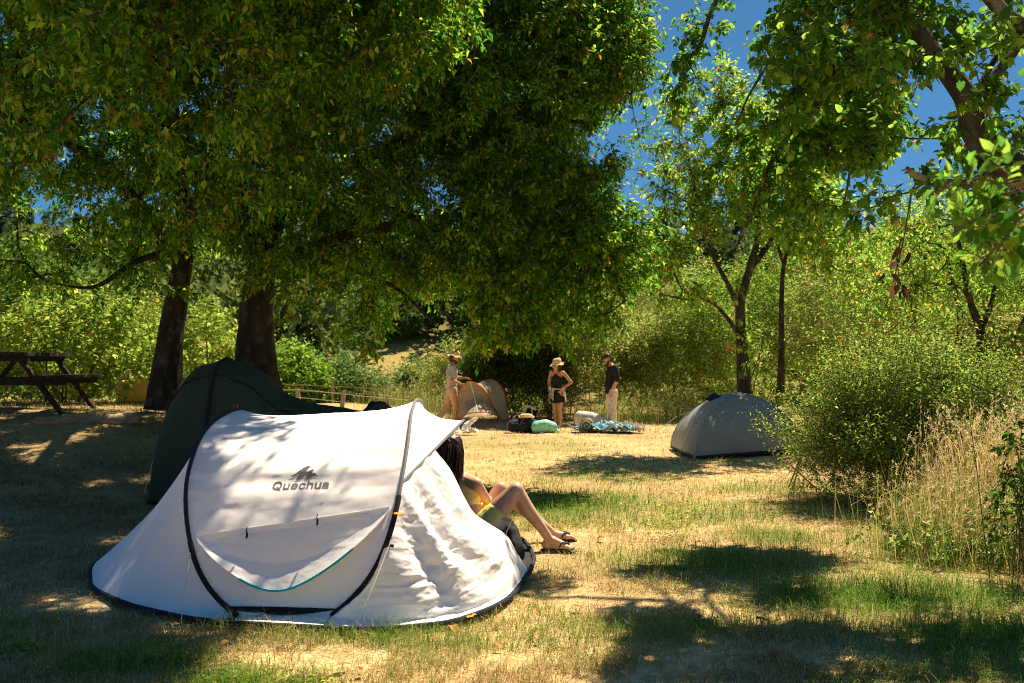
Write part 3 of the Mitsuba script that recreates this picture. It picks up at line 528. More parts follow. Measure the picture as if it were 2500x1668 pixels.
def bramble(key, spots, n_cane, seed, L, pal=HAZEL, h=.5, rise=1.0):
    rng = np.random.default_rng(seed); W, B, U = [], [], []
    for k in range(n_cane):
        x, y = spots[k % len(spots)]; x += rng.normal(0, .15); y += rng.normal(0, .15); a = rng.uniform(0, 6.28); l = rng.uniform(.5, 1.3) * h
        p = spline([(x, y, float(hz(x, y))), (x + math.cos(a) * l * .4 / rise, y + math.sin(a) * l * .4 / rise, float(hz(x, y)) + l * rise * rng.uniform(.4, .9)), (x + math.cos(a) * l / rise, y + math.sin(a) * l / rise, float(hz(x, y)) + l * rise * rng.uniform(.25, .7))], 12)
        W.append(tube(p, np.linspace(.0035, .0015, 12), 5)); B.append(p[3:]); U.append(np.gradient(p, axis=0)[3:])
    B, U = np.vstack(B), np.vstack(U) + rng.normal(0, .05, (sum(len(b) for b in B), 3))
    (v, f, c), tw, _ = shoots(B, U, .07, 6, L, .75, rng, 2, pal, None, .2, 1.2)
    obj('canes', cat_mesh(W + [tw]), 'm_twig', key, smooth=60); obj('leaves', (v, f), 'm_leaf', key, smooth=False, color=c, kind='stuff')
t = thing('bramble', 'pale leaved bramble creeping over the edge of the lawn below the tall dry grass', 'bramble')
bramble(t, [(3.35, 7.5), (3.6, 7.3), (3.9, 7.2), (3.2, 7.8), (4.1, 7.0), (3.75, 7.6)], 34, 241, .045, [(.25, .36, .10), (.17, .28, .07), (.33, .42, .12)], .3)
t = thing('weed_clump', 'dark upright weeds at the right edge in front of the bank', 'weeds')
bramble(t, [(3.62, 6.6), (3.8, 6.5), (4.0, 6.5), (4.2, 6.6), (3.75, 6.8), (4.05, 6.3)], 60, 242, .042, DARK + PEAR[1:2], .75, 2.2)
# fallen leaves on the lawn
rng = np.random.default_rng(251)
spots = [(-2.835, 6.200, -0.063), (-2.396, 5.000, -0.019), (-1.294, 5.350, 0.018), (-1.232, 5.380, 0.014), (-0.460, 5.200, 0.017), (0.779, 8.000, -0.008), (1.784, 6.500, -0.023), (1.916, 6.200, -0.031), (0.805, 5.400, -0.012), (1.113, 5.600, -0.034), (1.413, 5.500, -0.018), (0.689, 5.600, -0.010), (1.470, 4.700, -0.017),
         (1.361, 4.850, 0.001), (0.669, 5.000, -0.004), (0.592, 4.900, -0.015), (0.000, 7.800, -0.019), (0.253, 6.500, -0.009), (-0.356, 5.500, 0.041), (-1.519, 5.100, -0.002), (-0.881, 4.750, 0.003), (1.706, 10.100, -0.003), (0.382, 5.900, -0.018), (-6.984, 14.000, 0.305), (-5.894, 13.000, 0.422), (2.467, 8.200, -0.011), (-4.120, 8.000, 0.010)]
for q in range(34): y = rng.uniform(4.5, 9); spots.append((y * rng.uniform(-.5, .5), y, 0))
for q, s in enumerate(spots):
    a = rng.uniform(0, 6.28); L = rng.uniform(.06, .095) if q < 27 else rng.uniform(.035, .06)
    P = np.array([[s[0], s[1], float(hz(s[0], s[1])) + .045]]); v, f = leaf_mesh(P, np.array([[math.cos(a), math.sin(a), .12]]), np.array([[rng.normal(0, .25), rng.normal(0, .25), 1]]), np.array([L]), .7, 2, .45, .35, rng)
    col = [(.50, .24, .06), (.55, .33, .10), (.34, .15, .06), (.48, .30, .16)][rng.integers(4)]
    obj('fallen_leaf', (v, f), 'm_leaf_dry', smooth=False, color=np.tile(np.clip(np.array(col) * rng.normal(1, .15), 0, 1), (8, 1)),
        label='small curled dry brown or orange leaf lying on the dry lawn', cat='leaf', group='fallen dry leaves on the lawn')

# ------------------------------------------------------------------ fabrics and small materials
cloth('m_white', (.78, .765, .745), amount=.04, rough=.6)
cloth('m_grey_sleeve', (.16, .16, .17)); cloth('m_black_cloth', (.014, .015, .018)); cloth('m_navy', (.014, .018, .032)); cloth('m_teal', (.03, .36, .46))
cloth('m_logo', (.11, .11, .11)); cloth('m_orange', (.72, .30, .02)); cloth('m_redtrim', (.42, .08, .025)); cloth('m_green_tent', (.030, .046, .028), rough=.75); cloth('m_green_dark', (.010, .018, .016))
cloth('m_grey_tent', (.235, .265, .27), rough=.75); cloth('m_grey_base', (.018, .028, .045)); cloth('m_beige_tent', (.30, .26, .19)); cloth('m_pale', (.66, .64, .58)); cloth('m_mint', (.20, .52, .42), rough=.5)
cloth('m_blue_tarp', (.06, .22, .32), rough=.5); cloth('m_blue_pale', (.34, .52, .58), rough=.5); cloth('m_olive', (.13, .13, .075)); cloth('m_cream', (.60, .53, .46)); cloth('m_straw', (.62, .44, .22)); cloth('m_khaki', (.42, .33, .22))
cloth('m_shirt_grey', (.38, .36, .38)); cloth('m_trouser_tan', (.52, .37, .23)); cloth('m_trouser_cream', (.62, .52, .42)); cloth('m_black_shirt', (.016, .017, .019)); cloth('m_yellow_top', (.82, .60, .24)); cloth('m_yellow_shorts', (.80, .74, .22))
cloth('m_wrap', (.48, .41, .32)); plain('m_rubber', (.015, .015, .016), .5); plain('m_cord', (.55, .54, .5), .8); plain('m_hair', proc(lambda p, n, uv: mix((.012, .007, .005), (.05, .028, .016), noise(p.x * 120, p.y * 120, p.z * 14))), .45)
plain('m_fruit', (.26, .26, .06), .4); plain('m_eye', (.02, .015, .012), .2); plain('m_glass_dark', (.01, .01, .012), .1, .6); plain('m_hose', (.17, .17, .14), .5); plain('m_jar', proc(lambda p, n, uv: mix((.75, .42, .10), (.85, .80, .70), smoothstep(1.28, 1.36, p.z + .05 * noise(p.x * 9, p.y * 9)))), .35)
def skin_fn(p, n, uv): return mix((.50, .29, .19), (.62, .38, .27), fbm(p.x * 18, p.y * 18, p.z * 18))
plain('m_skin', proc(skin_fn), .5, .35); plain('m_skin_tan', proc(lambda p, n, uv: mix((.42, .21, .12), (.52, .28, .17), fbm(p.x * 18, p.y * 18, p.z * 18))), .5, .35)
def wood_fn(p, n, uv):
    g = fbm(p.x * 28, p.y * 5, p.z * 28); return mix((.014, .011, .009), (.045, .038, .031), g)
plain('m_old_wood', proc(wood_fn), .85, .15)
plain('m_log', proc(lambda p, n, uv: mix((.16, .11, .065), (.42, .33, .22), fbm(p.x * 9, p.y * 22, p.z * 22))), .9, .1)
plain('m_post', proc(lambda p, n, uv: mix((.14, .10, .07), (.36, .29, .22), fbm(p.x * 30, p.y * 30, p.z * 6))), .9, .1)

def grid(P):
    nu, nv = P.shape[:2]; i, j = np.meshgrid(np.arange(nu - 1), np.arange(nv - 1), indexing='ij'); q = i * nv + j
    return P.reshape(-1, 3), np.vstack([np.stack([q, q + 1, q + nv + 1], -1).reshape(-1, 3), np.stack([q, q + nv + 1, q + nv], -1).reshape(-1, 3)])
def gnorm(P): return unit(np.cross(np.gradient(P, axis=0), np.gradient(P, axis=1)))
def puff(P, h, inside):
    n = gnorm(P); c = P.mean((0, 1)) - np.asarray(inside, float)
    if (n * (P - np.asarray(inside, float))).sum(-1).mean() < 0: n = -n
    return P + n * h[..., None]
def coons(c0, c1, b0, b1):
    """c0, c1: n points along v at u=0,1; b0, b1: m points along u at v=0,1; result (m, n, 3)"""
    m, n = len(b0), len(c0); u = np.linspace(0, 1, m)[:, None, None]; v = np.linspace(0, 1, n)[None, :, None]
    return (1 - u) * c0[None] + u * c1[None] + (1 - v) * b0[:, None] + v * b1[:, None] - ((1 - u) * (1 - v) * c0[0] + u * (1 - v) * c1[0] + (1 - u) * v * c0[-1] + u * v * c1[-1])
def tf(u, v, k, seed=0): return meshkit.fbm(np.stack([u, v, np.full_like(u, 3.3 * k)], -1), 3, seed) - .5

# ------------------------------------------------------------------ white pop-up tent
wt = thing('tent', 'white pop-up tent with dark hoops and a printed logo, nearest to the camera', 'tent')
TH = np.arange(0, 181, 10.0)
XL = np.array([-1.575, -1.80, -1.91, -1.98, -2.03, -2.055, -2.07, -2.065, -2.04, -2.03]); XR = np.array([-1.098, -.866, -.759, -.711, -.691, -.683, -.688, -.70, -.706, -.715])
XL, XR = np.r_[XL, XL[-2::-1]], np.r_[XR, XR[-2::-1]]
from scipy.interpolate import CubicSpline
fL, fR = CubicSpline(TH, XL), CubicSpline(TH, XR)
def hoop(th, right):
    t = np.radians(th); y = 7.0 - 1.42 * np.cos(t); z = .04 + (1.225 if right else 1.155) * np.sin(t)
    return np.stack([(fR if right else fL)(th), y, z], -1)
def roof(s, th):
    """the fabric between the two hoops; s across, th around (degrees); with sag and creases"""
    s, th = np.broadcast_arrays(np.asarray(s, float), np.asarray(th, float))
    p = hoop(th, 0) * (1 - s[..., None]) + hoop(th, 1) * s[..., None]
    e = 1 - (2 * s - 1)**4; t = np.radians(th); out = np.stack([0 * t, -np.cos(t), np.sin(t)], -1)
    up = np.minimum(th, 180 - th)
    sag = -.05 * e * sst(20, 80, up) - .012 * e
    cr = .010 * e * np.sin(up * .55 + 2.5 * s + 2 * tf(s * 2, th * .05, 1)) * np.exp(-((up - 38 - 5 * s) / 9)**2)
    cr += .012 * e * tf(s * 2.2, th * .16, 2, 4) + .010 * tf(s * 6, th * .5, 3, 5) * sst(0, 40, up) + .005 * tf(s * 22, th * .9, 5, 6)
    return p + out * (sag + cr)[..., None]
s, th = np.meshgrid(np.linspace(0, 1, 90), np.linspace(1, 179, 240), indexing='ij')
obj('roof', grid(roof(s, th)), 'm_white', wt, smooth=True)
RIM = spline([(-.905, 5.40), (-1.67, 5.45), (-2.2, 5.72), (-2.68, 6.15), (-2.92, 6.57), (-3.06, 7.0), (-2.98, 7.5), (-2.7, 7.95), (-2.1, 8.4), (-1.4, 8.6), (-.7, 8.55), (-.2, 8.35), (.06, 8.0), (.15, 7.5), (.16, 7.1), (.10, 6.7), (-.03, 6.1), (-.25, 5.70), (-.47, 5.50)], 380, True)
RIM = np.c_[RIM, hz(RIM[:, 0], RIM[:, 1]) * .8 + .05]
def rim_part(a, b, n, way):
    """along the rim from the point nearest a to that nearest b; way +1 follows the list"""
    i, j = (int(np.argmin(np.hypot(RIM[:, 0] - q[0], RIM[:, 1] - q[1]))) for q in (a, b)); k = len(RIM)
    m = (j - i) % k if way > 0 else (i - j) % k
    return spline(RIM[(i + way * np.arange(0, m + 1, 2)) % k], n)
# left wing
A = hoop(np.linspace(0, 180, 260), 0); Bq = rim_part((-1.575, 5.42), (-1.575, 8.57), 260, 1)
u = np.linspace(0, 1, 70)[:, None, None]; P = A[None] * (1 - u) + Bq[None] * u
uu, tt = np.meshgrid(np.linspace(0, 1, 70), np.linspace(0, 1, 260), indexing='ij')
h = -.05 * 4 * uu * (1 - uu) + .022 * tf(tt * 24, uu * 1.2, 4, 7) * np.sin(np.pi * uu)**.6 + .016 * (.2 - np.abs(tf(tt * 55, uu * 3, 5, 8))) * np.sin(np.pi * uu)**.5 + .010 * np.sin(tt * 90 + 3 * tf(tt * 6, uu * 2, 6)) * np.exp(-((tt - .26) / .1)**2) * np.sin(np.pi * uu)
obj('end_panel', grid(puff(P, h, (-1.5, 7, .2))), 'm_white', wt, smooth=True)
# canopy over the entrance
tip = np.array((-0.356, 7.000, 1.122)); q0, q1 = hoop(np.array([38.0]), 1)[0], hoop(np.array([142.0]), 1)[0]
E1 = np.vstack([np.linspace(q0, tip, 60), np.linspace(tip, q1, 60)[1:]]); A = hoop(np.linspace(38, 142, 119), 1)
u = np.linspace(0, 1, 30)[:, None, None]; P = A[None] * (1 - u) + E1[None] * u
uu, tt = np.meshgrid(np.linspace(0, 1, 30), np.linspace(0, 1, 119), indexing='ij')
P = puff(P, -.05 * np.sin(np.pi * uu) * np.sin(np.pi * tt) + .012 * tf(tt * 9, uu * 2, 7, 9) * np.sin(np.pi * uu), (-1.2, 7, .3)); obj('canopy', grid(P), 'm_white', wt, smooth=True)
obj('canopy_edge', tube(E1, .010, 6), 'm_grey_sleeve', wt)
# front side panel right of the hoop, pulled slack at the entrance
c0 = np.vstack([hoop(np.linspace(38, 0, 70), 1)]); c0[-1] = (-1.06, 5.46, .05)
free = [(-0.524, 6.420, 0.957), (-0.426, 6.500, 0.809), (-0.346, 6.550, 0.622), (-0.280, 6.600, 0.493), (-0.168, 6.700, 0.390), (-0.070, 6.780, 0.303), (0.000, 6.800, 0.170), (0.071, 6.820, 0.043)]
c1 = spline(free, 70); c0, c1 = spline(c0, 130), spline(free, 130); b0 = np.linspace(c0[0], c1[0], 170); b1 = rim_part((-1.06, 5.42), (c1[-1][0], c1[-1][1]), 170, -1); b1[0], b1[-1] = c0[-1], c1[-1]
P = coons(c0, c1, b0, b1); uu, vv = np.meshgrid(np.linspace(0, 1, 170), np.linspace(0, 1, 130), indexing='ij')
env = np.sin(np.pi * np.clip(vv * .9 + .05, 0, 1))**.7 * np.sin(np.pi * np.clip(uu * .92 + .08, 0, 1))**.7
ph = uu * 1.25 - vv * .62
env = env * sst(1.0, .78, uu)**.7
h = .030 * env * np.sin(6.283 * (ph * 2.6 + .5 * tf(uu * 2, vv * 2, 8))) + .022 * env * tf(uu * 9 - vv * 5, (uu + vv) * 1.3, 9, 12) + .05 * env * tf(uu * 3, vv * 13, 10, 13) * sst(.45, .9, vv) - .05 * env * (1 - uu) + env * (.06 * (.22 - np.abs(tf(uu * 7 - vv * 3, vv * 9 + uu * 2, 11, 14))) + .03 * (.2 - np.abs(tf(uu * 17, vv * 24, 12, 16))))
obj('side_panel', grid(puff(P, h, (-.9, 7, .2))), 'm_white', wt, smooth=True)
# its twin on the far side
P2 = P.copy(); P2[..., 1] = 14.0 - P2[..., 1]; k = cKDTree(RIM[:, :2]); P2[:, -1] = RIM[k.query(P2[:, -1, :2])[1]]
obj('side_panel', grid(puff(P2, .6 * h, (-.9, 7, .2))[:78]), 'm_white', wt, smooth=True)
# skirts below the hoop feet
for way, y in ((1, 5.43), (-1, 8.57)):
    a = roof(np.linspace(0, 1, 24), np.full(24, 1.0 if way > 0 else 179.0)); b = np.stack([a[:, 0], a[:, 1], a[:, 2]], 1); j = cKDTree(RIM[:, :2]).query(np.c_[a[:, 0], np.full(24, y)])[1]; b = RIM[j]
    obj('skirt', grid(np.stack([a, (a + b) / 2 + [0, 0, .004], b])), 'm_white', wt, smooth=True)
obj('floor_edge', tube(RIM + [0, 0, -.008], .017, 8, closed=True), 'm_navy', wt)
c = RIM.mean(0) - [0, 0, .012]; n = len(RIM); k = np.arange(n)
obj('groundsheet', (np.vstack([RIM - [0, 0, .012], c]), np.stack([k, (k + 1) % n, k * 0 + n], 1)), 'm_navy', wt, smooth=False)
for right in (0, 1):
    off = np.array([.006 if right else -.006, 0, 0])
    def outw(th): t = np.radians(th); return hoop(th, right) + off + .008 * np.stack([0 * t, -np.cos(t), np.sin(t)], -1)
    cut = 34 if right else 22
    for ra, rb in ((1, cut), (180 - cut, 179)): obj('hoop_sleeve', tube(outw(np.linspace(ra, rb, 40)), .0165, 8), 'm_black_cloth', wt, label='black lower sleeve of the hoop')
    obj('hoop', tube(outw(np.linspace(cut, 180 - cut, 110)), .011 if right else .0135, 8), 'm_grey_sleeve' if right else 'm_navy', wt, label='upper hoop rod in its grey sleeve' if right else None)
# vent hood with its teal piping on the front
ss, vv = np.meshgrid(np.linspace(.03, .97, 90), np.linspace(0, 1, 40), indexing='ij')
top = 23.5 + 7.5 * ss; dep = 19.0 * np.maximum(0, 1 - ((ss - .5) / .475)**2)**.75; th = top - dep * vv
t = np.radians(th); out = np.stack([0 * t, -np.cos(t), np.sin(t)], -1)
bul = (.008 + .055 * vv**2 * (dep / 19.0) + .014 * tf(ss * 5, vv * 2.5, 12, 15) * np.sin(np.pi * ss) - .03 * np.sin(np.pi * vv) * (dep / 19))
P = roof(ss, th) + out * bul[..., None]; obj('vent_hood', grid(P), 'm_white', wt, smooth=True)
obj('teal_piping', tube(P[18:78, -1], .0075, 6), 'm_teal', wt, label='teal piping along the hem of the vent hood')
obj('hem', [tube(P[:19, -1], .006, 6), tube(P[77:, -1], .005, 6), tube(P[:, 0], .0045, 6)], 'm_white', wt)
for px, a in ((.285, 23.6), (.63, 27.0)):
    b = roof(np.array([px]), np.array([a]))[0] + [0, -.02, .01]
    obj('toggle', [tube([b + [0, 0, .02], b + [.004, -.004, 0], b + [0, -.002, -.022]], [.0045, .007, .006], 6), tube([b + [.004, 0, .045], b + [-.004, 0, .02]], .0025, 5)], 'm_black_cloth', wt)
# dark mesh vent near the ground
ss, vv = np.meshgrid(np.linspace(.02, .98, 40), np.linspace(0, 1, 8), indexing='ij'); hi = 3.7 - .9 * ss; lo = 2.6 - 1.6 * np.sin(np.pi * ss); P = roof(ss, lo * (1 - vv) + np.maximum(hi, lo) * vv) + [0, -.006, 0]
obj('vent_opening', grid(P), 'm_black_cloth', wt, smooth=True, label='dark low vent slot in the front panel')
# print
def print_on(m, x0, th0, kx, ky, rotate=0.0):
    v, f = arr(m); x = x0 + v[:, 0] * kx; q = th0 + v[:, 1] * ky / .0232; s = (x - fL(q)) / (fR(q) - fL(q)); t = np.radians(q)
    return roof(s, q) + np.stack([0 * t, -np.cos(t), np.sin(t)], -1) * (.003 + v[:, 2] * .4)[:, None], f
def dense(m, L=.012):
    v, f = trimesh.remesh.subdivide_to_size(*arr(m), L); return v, f
txt = meshkit.text_mesh('Quechua', .05, .002, bold=True); w = np.ptp(arr(txt)[0][:, 0])
obj('lettering', print_on(dense(txt), -1.505, 38.0, .352 / w, 1.45), 'm_logo', wt, smooth=False)
from shapely.geometry import Polygon
em = np.array([(1290, 560), (1330, 545), (1388, 498), (1418, 497), (1392, 538), (1400, 537), (1440, 522), (1447, 525), (1432, 548), (1452, 544), (1484, 566), (1455, 562), (1408, 580), (1392, 578), (1415, 545), (1352, 578), (1335, 576), (1362, 540), (1320, 560)], float)
em = np.c_[(em[:, 0] - 1387) / 194 * .185, -(em[:, 1] - 578) / 83 * .115]
obj('emblem', print_on(dense(trimesh.creation.extrude_polygon(Polygon(em).buffer(0), .002, engine='earcut')), -1.315, 41.6, 1, 1), 'm_logo', wt, smooth=False)
def strap(a, b, w, th=.003, mat='m_orange', key=None, name='tab'):
    a, b = np.array(a, float), np.array(b, float); p = np.linspace(a, b, 6) + np.c_[np.zeros(6), np.zeros(6), .004 * np.sin(np.linspace(0, 9, 6))]
    return obj(name, tube(p, w, 6, flat=th / w), mat, key)
J = hoop(np.array([29.0]), 1)[0]
strap(J + [.0, -.03, 0], J + [.065, -.035, -.004], .013, .006, 'm_orange', wt, 'orange_tab'); strap((-0.267, 5.620, 0.038), (-0.220, 5.660, 0.046), .012, .004, 'm_orange', wt, 'orange_tab')
for dx in (0, .028): strap(hoop(np.array([90.0]), 0)[0] + [dx - .04, -.01, .012], hoop(np.array([90.0]), 0)[0] + [dx - .03, -.012, .042], .006, .004, 'm_redtrim', wt, 'red_tag')
a = hoop(np.array([19.0]), 0)[0]; obj('guy_line', tube(spline([a + [-.01, -.03, 0], (a[0] + .03, 5.42, .25), (a[0] + .045, 5.33, .08), (a[0] + .12, 5.27, .03)], 24), .0028, 5), 'm_cord', wt)
a = hoop(np.array([22.0]), 1)[0]; obj('guy_line', tube(spline([a + [.03, -.03, 0], (a[0] - .06, 5.4, .24), (a[0] - .14, 5.28, .03)], 20), .0025, 5), 'm_cord', wt)
a = hoop(np.array([20.0]), 1)[0] + [.03, -.03, 0]; obj('toggle', tube([a + [-.02, 0, .004], a + [.025, -.004, -.002]], [.008, .010], 6), 'm_rubber', wt)

# ------------------------------------------------------------------ dark green tent behind it
gt = thing('tent', 'dark green pop-up tent in the shade behind the white tent', 'tent')
gs = [(-3.454, 9.600, 0.323), (-3.440, 9.600, 0.738), (-3.418, 9.600, 1.071), (-3.353, 9.600, 1.279), (-3.204, 9.600, 1.496), (-3.046, 9.600, 1.546), (-2.879, 9.600, 1.575), (-2.712, 9.600, 1.517), (-2.536, 9.600, 1.421), (-2.335, 9.600, 1.229), (-2.043, 9.600, 1.133), (-1.751, 9.600, 1.096), (-1.542, 9.600, 1.071), (-1.438, 9.600, 1.129), (-1.313, 9.600, 1.137), (-1.217, 9.600, 1.008), (-1.145, 9.600, 0.696), (-1.103, 9.600, 0.323)]
gs = spline(gs, 110); st = []
for i, (x, y, z) in enumerate(gs):
    u = i / 109; w = min(.68, .40 + 4 * u); th = np.radians(np.linspace(0, 180, 60)); g = float(hz(x, y)) + .02; h = max(z - g, .03)
    yy = y - w * np.sign(np.cos(th)) * np.abs(np.cos(th))**.8; zz = hz(np.full(60, x), yy) + .02 + h * np.abs(np.sin(th))**.9
    st.append(np.stack([np.full(60, x) + .012 * np.sin(th) * 0, yy, zz], 1))
P = np.array(st); uu, vv = np.meshgrid(np.linspace(0, 1, 110), np.linspace(0, 1, 60), indexing='ij')
Pp = puff(P, .06 * tf(uu * 6, vv * 9, 21, 21) + .035 * tf(uu * 22, vv * 4, 22, 22), (-2.4, 9.6, .3)); obj('fly_sheet', grid(Pp), 'm_green_tent', gt, smooth=True)
for i, r in ((37, .016), (84, .014)): obj('hoop', tube(P[i] * 1.0 + [0, 0, .012], r, 6), 'm_black_cloth', gt)
obj('floor_edge', [tube(P[:, 0] + [0, -.01, .01], .014, 6), tube(P[:, -1] + [0, .01, .01], .014, 6)], 'm_green_dark', gt)
obj('seam', tube(Pp[6:100, 21] + [0, -.008, .004], .007, 5), 'm_green_dark', gt)
obj('guy_line', tube([(-3.375, 9.200, 1.051), (-3.502, 9.000, 0.302)], .0045, 5), 'm_cord', gt)

# ------------------------------------------------------------------ grey dome tent
dt = thing('tent', 'small grey dome tent with dark base standing at the far side of the clearing', 'tent')
C4 = [np.array([*p, float(hz(*p))]) for p in ((2.86, 14.75), (4.72, 15.3), (4.86, 17.3), (2.86, 17.0))]; apex = np.array((3.836, 16.000, 1.022))
def pole(c, n=40):
    t = np.linspace(0, 1, n)[:, None] * np.pi / 2; return np.c_[c[:2] + (apex[:2] - c[:2]) * (1 - np.cos(t)**1.25), c[2] + .02 + (apex[2] - c[2] - .02) * np.sin(t)**1.0]
poles = [pole(c) for c in C4]
for i in range(4):
    a, b = poles[i], poles[(i + 1) % 4]; u = np.linspace(0, 1, 40)[:, None, None]; P = a[None] * (1 - u) + b[None] * u
    uu, vv = np.meshgrid(np.linspace(0, 1, 40), np.linspace(0, 1, 40), indexing='ij'); h = .05 * np.sin(np.pi * uu) * np.sin(np.pi * vv) * (1 if i else .6) + .022 * tf(uu * 5 + vv * 3, vv * 5 - uu * 2, 30 + i, 31) * np.sin(np.pi * uu) + .009 * tf(uu * 14, vv * 14, 33, 35)
    P = puff(P, h, (3.8, 16, .2)); k = 2
    obj('fly_panel', grid(P[:, k - 1:]), 'm_grey_tent', dt, smooth=True); obj('base_panel', grid(P[:, :k]), 'm_grey_base', dt, smooth=True, label='dark blue base strip under the fly')
obj('pole_sleeve', [tube(p + [0, 0, .006], .012, 6) for p in poles], 'm_grey_tent', dt)
v0 = poles[0][26] * .45 + poles[3][26] * .55; hood = [v0 + d for d in np.array([[-.05, -.16, -.02], [-.13, -.10, .02], [-.16, .02, .05], [-.12, .14, .04]])]
obj('vent_flap', grid(np.stack([np.array(hood), np.array(hood) * .5 + (np.array(hood) * .5 + [.16, 0, .10])])), 'm_grey_base', dt, smooth=True, label='dark vent flap near the top')
obj('guy_peg', [tube([C4[0] + [-.02, -.05, .09], C4[0] + [-.06, -.2, 0]], .006, 5), tube([C4[1] + [.02, -.05, .09], C4[1] + [.12, -.25, 0]], .006, 5)], 'm_cord', dt)
for a, b in (((2.95, 14.9, .62), (2.45, 14.3)), ((2.92, 16.7, .6), (2.2, 17.0))): obj('guy_line', tube([(a[0], a[1], a[2]), (b[0], b[1], float(hz(*b)))], .005, 5), 'm_cord', dt)
stk = thing('camp_stool', 'pale folding stick legs between the grey dome tent and the big bush', 'stool')
b = np.array([3.55, 10.9, float(hz(3.55, 10.9))]) + [-.15, .55, 0]
for p, q in (((0, 0, 0), (.13, .05, .42)), ((.30, .02, 0), (-.02, .06, .30)), ((.02, .22, 0), (.15, .12, .42))): obj('leg', tube([b + p, b + q], .011, 6), 'm_post', stk)
obj('seat_strap', tube([b + (.13, .05, .42), b + (.15, .12, .42)], .02, 6), 'm_khaki', stk)

# ------------------------------------------------------------------ beige tent with red hoops, held up by the man
bt = thing('tent', 'beige pop-up tent with orange red hoops, half unfolded beside the man in the sun hat', 'tent')
arcA = spline([(-1.268, 22.300, 0.205), (-1.288, 22.300, 0.679), (-1.221, 22.300, 0.920), (-1.085, 22.300, 1.056), (-0.934, 22.400, 1.073), (-0.762, 22.500, 0.983), (-0.609, 22.600, 0.804), (-0.493, 22.700, 0.564), (-0.376, 22.800, 0.372), (-0.278, 22.900, 0.208)], 60)
low = spline([(-1.262, 22.200, 0.201), (-1.055, 22.100, 0.332), (-0.816, 22.100, 0.380), (-0.598, 22.200, 0.374), (-0.430, 22.500, 0.310), (-0.278, 22.900, 0.198)], 60)
u = np.linspace(0, 1, 24)[:, None, None]; P = arcA[None] * (1 - u) + low[None] * u; uu, vv = np.meshgrid(np.linspace(0, 1, 24), np.linspace(0, 1, 60), indexing='ij')
P = P + np.array([0, 1, 0]) * (.28 * np.sin(np.pi * uu) * np.sin(np.pi * vv) + .06 * tf(uu * 3, vv * 6, 40, 41))[..., None]; obj('inner_panel', grid(P), 'm_beige_tent', bt, smooth=True)
obj('seam', tube(P[:, 24] + [0, -.012, 0], .012, 5), 'm_pale', bt)
obj('hoop', tube(arcA, .017, 6), 'm_redtrim', bt); obj('hoop', tube(low, .015, 6), 'm_redtrim', bt)
lip = low[8:44] + np.c_[np.zeros(36), np.full(36, -.10), -.10 * np.sin(np.linspace(.3, 2.9, 36))]; obj('door_flap', grid(np.stack([low[8:44], (low[8:44] + lip) / 2 + [0, -.02, 0], lip])), 'm_khaki', bt, smooth=True)
arcB = spline([(-1.016, 23.400, 0.788), (-0.834, 23.400, 1.032), (-0.630, 23.400, 1.113), (-0.468, 23.400, 1.113), (-0.306, 23.500, 0.989), (-0.185, 23.600, 0.730), (-0.123, 23.700, 0.367), (-0.103, 23.700, 0.141)], 60)
k = np.linspace(14, 59, 60).astype(int); P = arcA[k][None] * (1 - u) + arcB[None] * u + np.array([0, 0, 1]) * (-.05 * np.sin(np.pi * u)); obj('roof', grid(P), 'm_beige_tent', bt, smooth=True)
obj('hoop', tube(arcB, .020, 6), 'm_redtrim', bt)

# ------------------------------------------------------------------ people
def sph(p, r, n=20):
    m = m3.Manifold.sphere(1.0, n); r = (r, r, r) if np.isscalar(r) else r
    return m.scale([float(x) for x in r]).translate([float(x) for x in p])
def flesh(chains, L=.03, smooth=6, lam=.5):
    parts = []
    for ch in chains:
        s = [sph(*c) for c in ch]
        parts += [m3.Manifold.batch_hull([a, b]) for a, b in zip(s[:-1], s[1:])] if len(s) > 1 else s
    m = m3.Manifold.batch_boolean(parts, m3.OpType.Add).refine_to_length(L); v, f = arr(m); t = trimesh.Trimesh(v, f)
    trimesh.smoothing.filter_taubin(t, lamb=lam, nu=lam + .03, iterations=smooth); return t
def hand(wr, d, pn, side, r=1.0, curl=.5):
    """wrist, direction of the fingers, palm normal, thumb side; palm, four fingers of different length and a thumb"""
    wr, d, pn = (np.asarray(q, float) for q in (wr, d, pn)); d = unit(d); pn = unit(pn - d * (pn @ d)); a = np.cross(d, pn) * side; ch = []
    for i, (o, l) in enumerate(((.030, .072), (.010, .082), (-.011, .076), (-.030, .060))):
        k = wr + d * .085 + a * o; m = k + (d * math.cos(curl * .6) + pn * math.sin(curl * .6)) * l * .55; e = m + (d * math.cos(curl * 1.5) + pn * math.sin(curl * 1.5)) * l * .5
        ch += [[(wr + a * o * .5, .017), (k, .0115)], [(k, .0105), (m, .009), (e, .0075)]]
    b = wr + d * .03 + a * .028; t = b + (d * .6 + a * .75 + pn * .25) * .045; ch.append([(b, .014), (t, .0105), (t + (d * .9 + a * .2 + pn * .3) * .03, .0085)])
    return ch
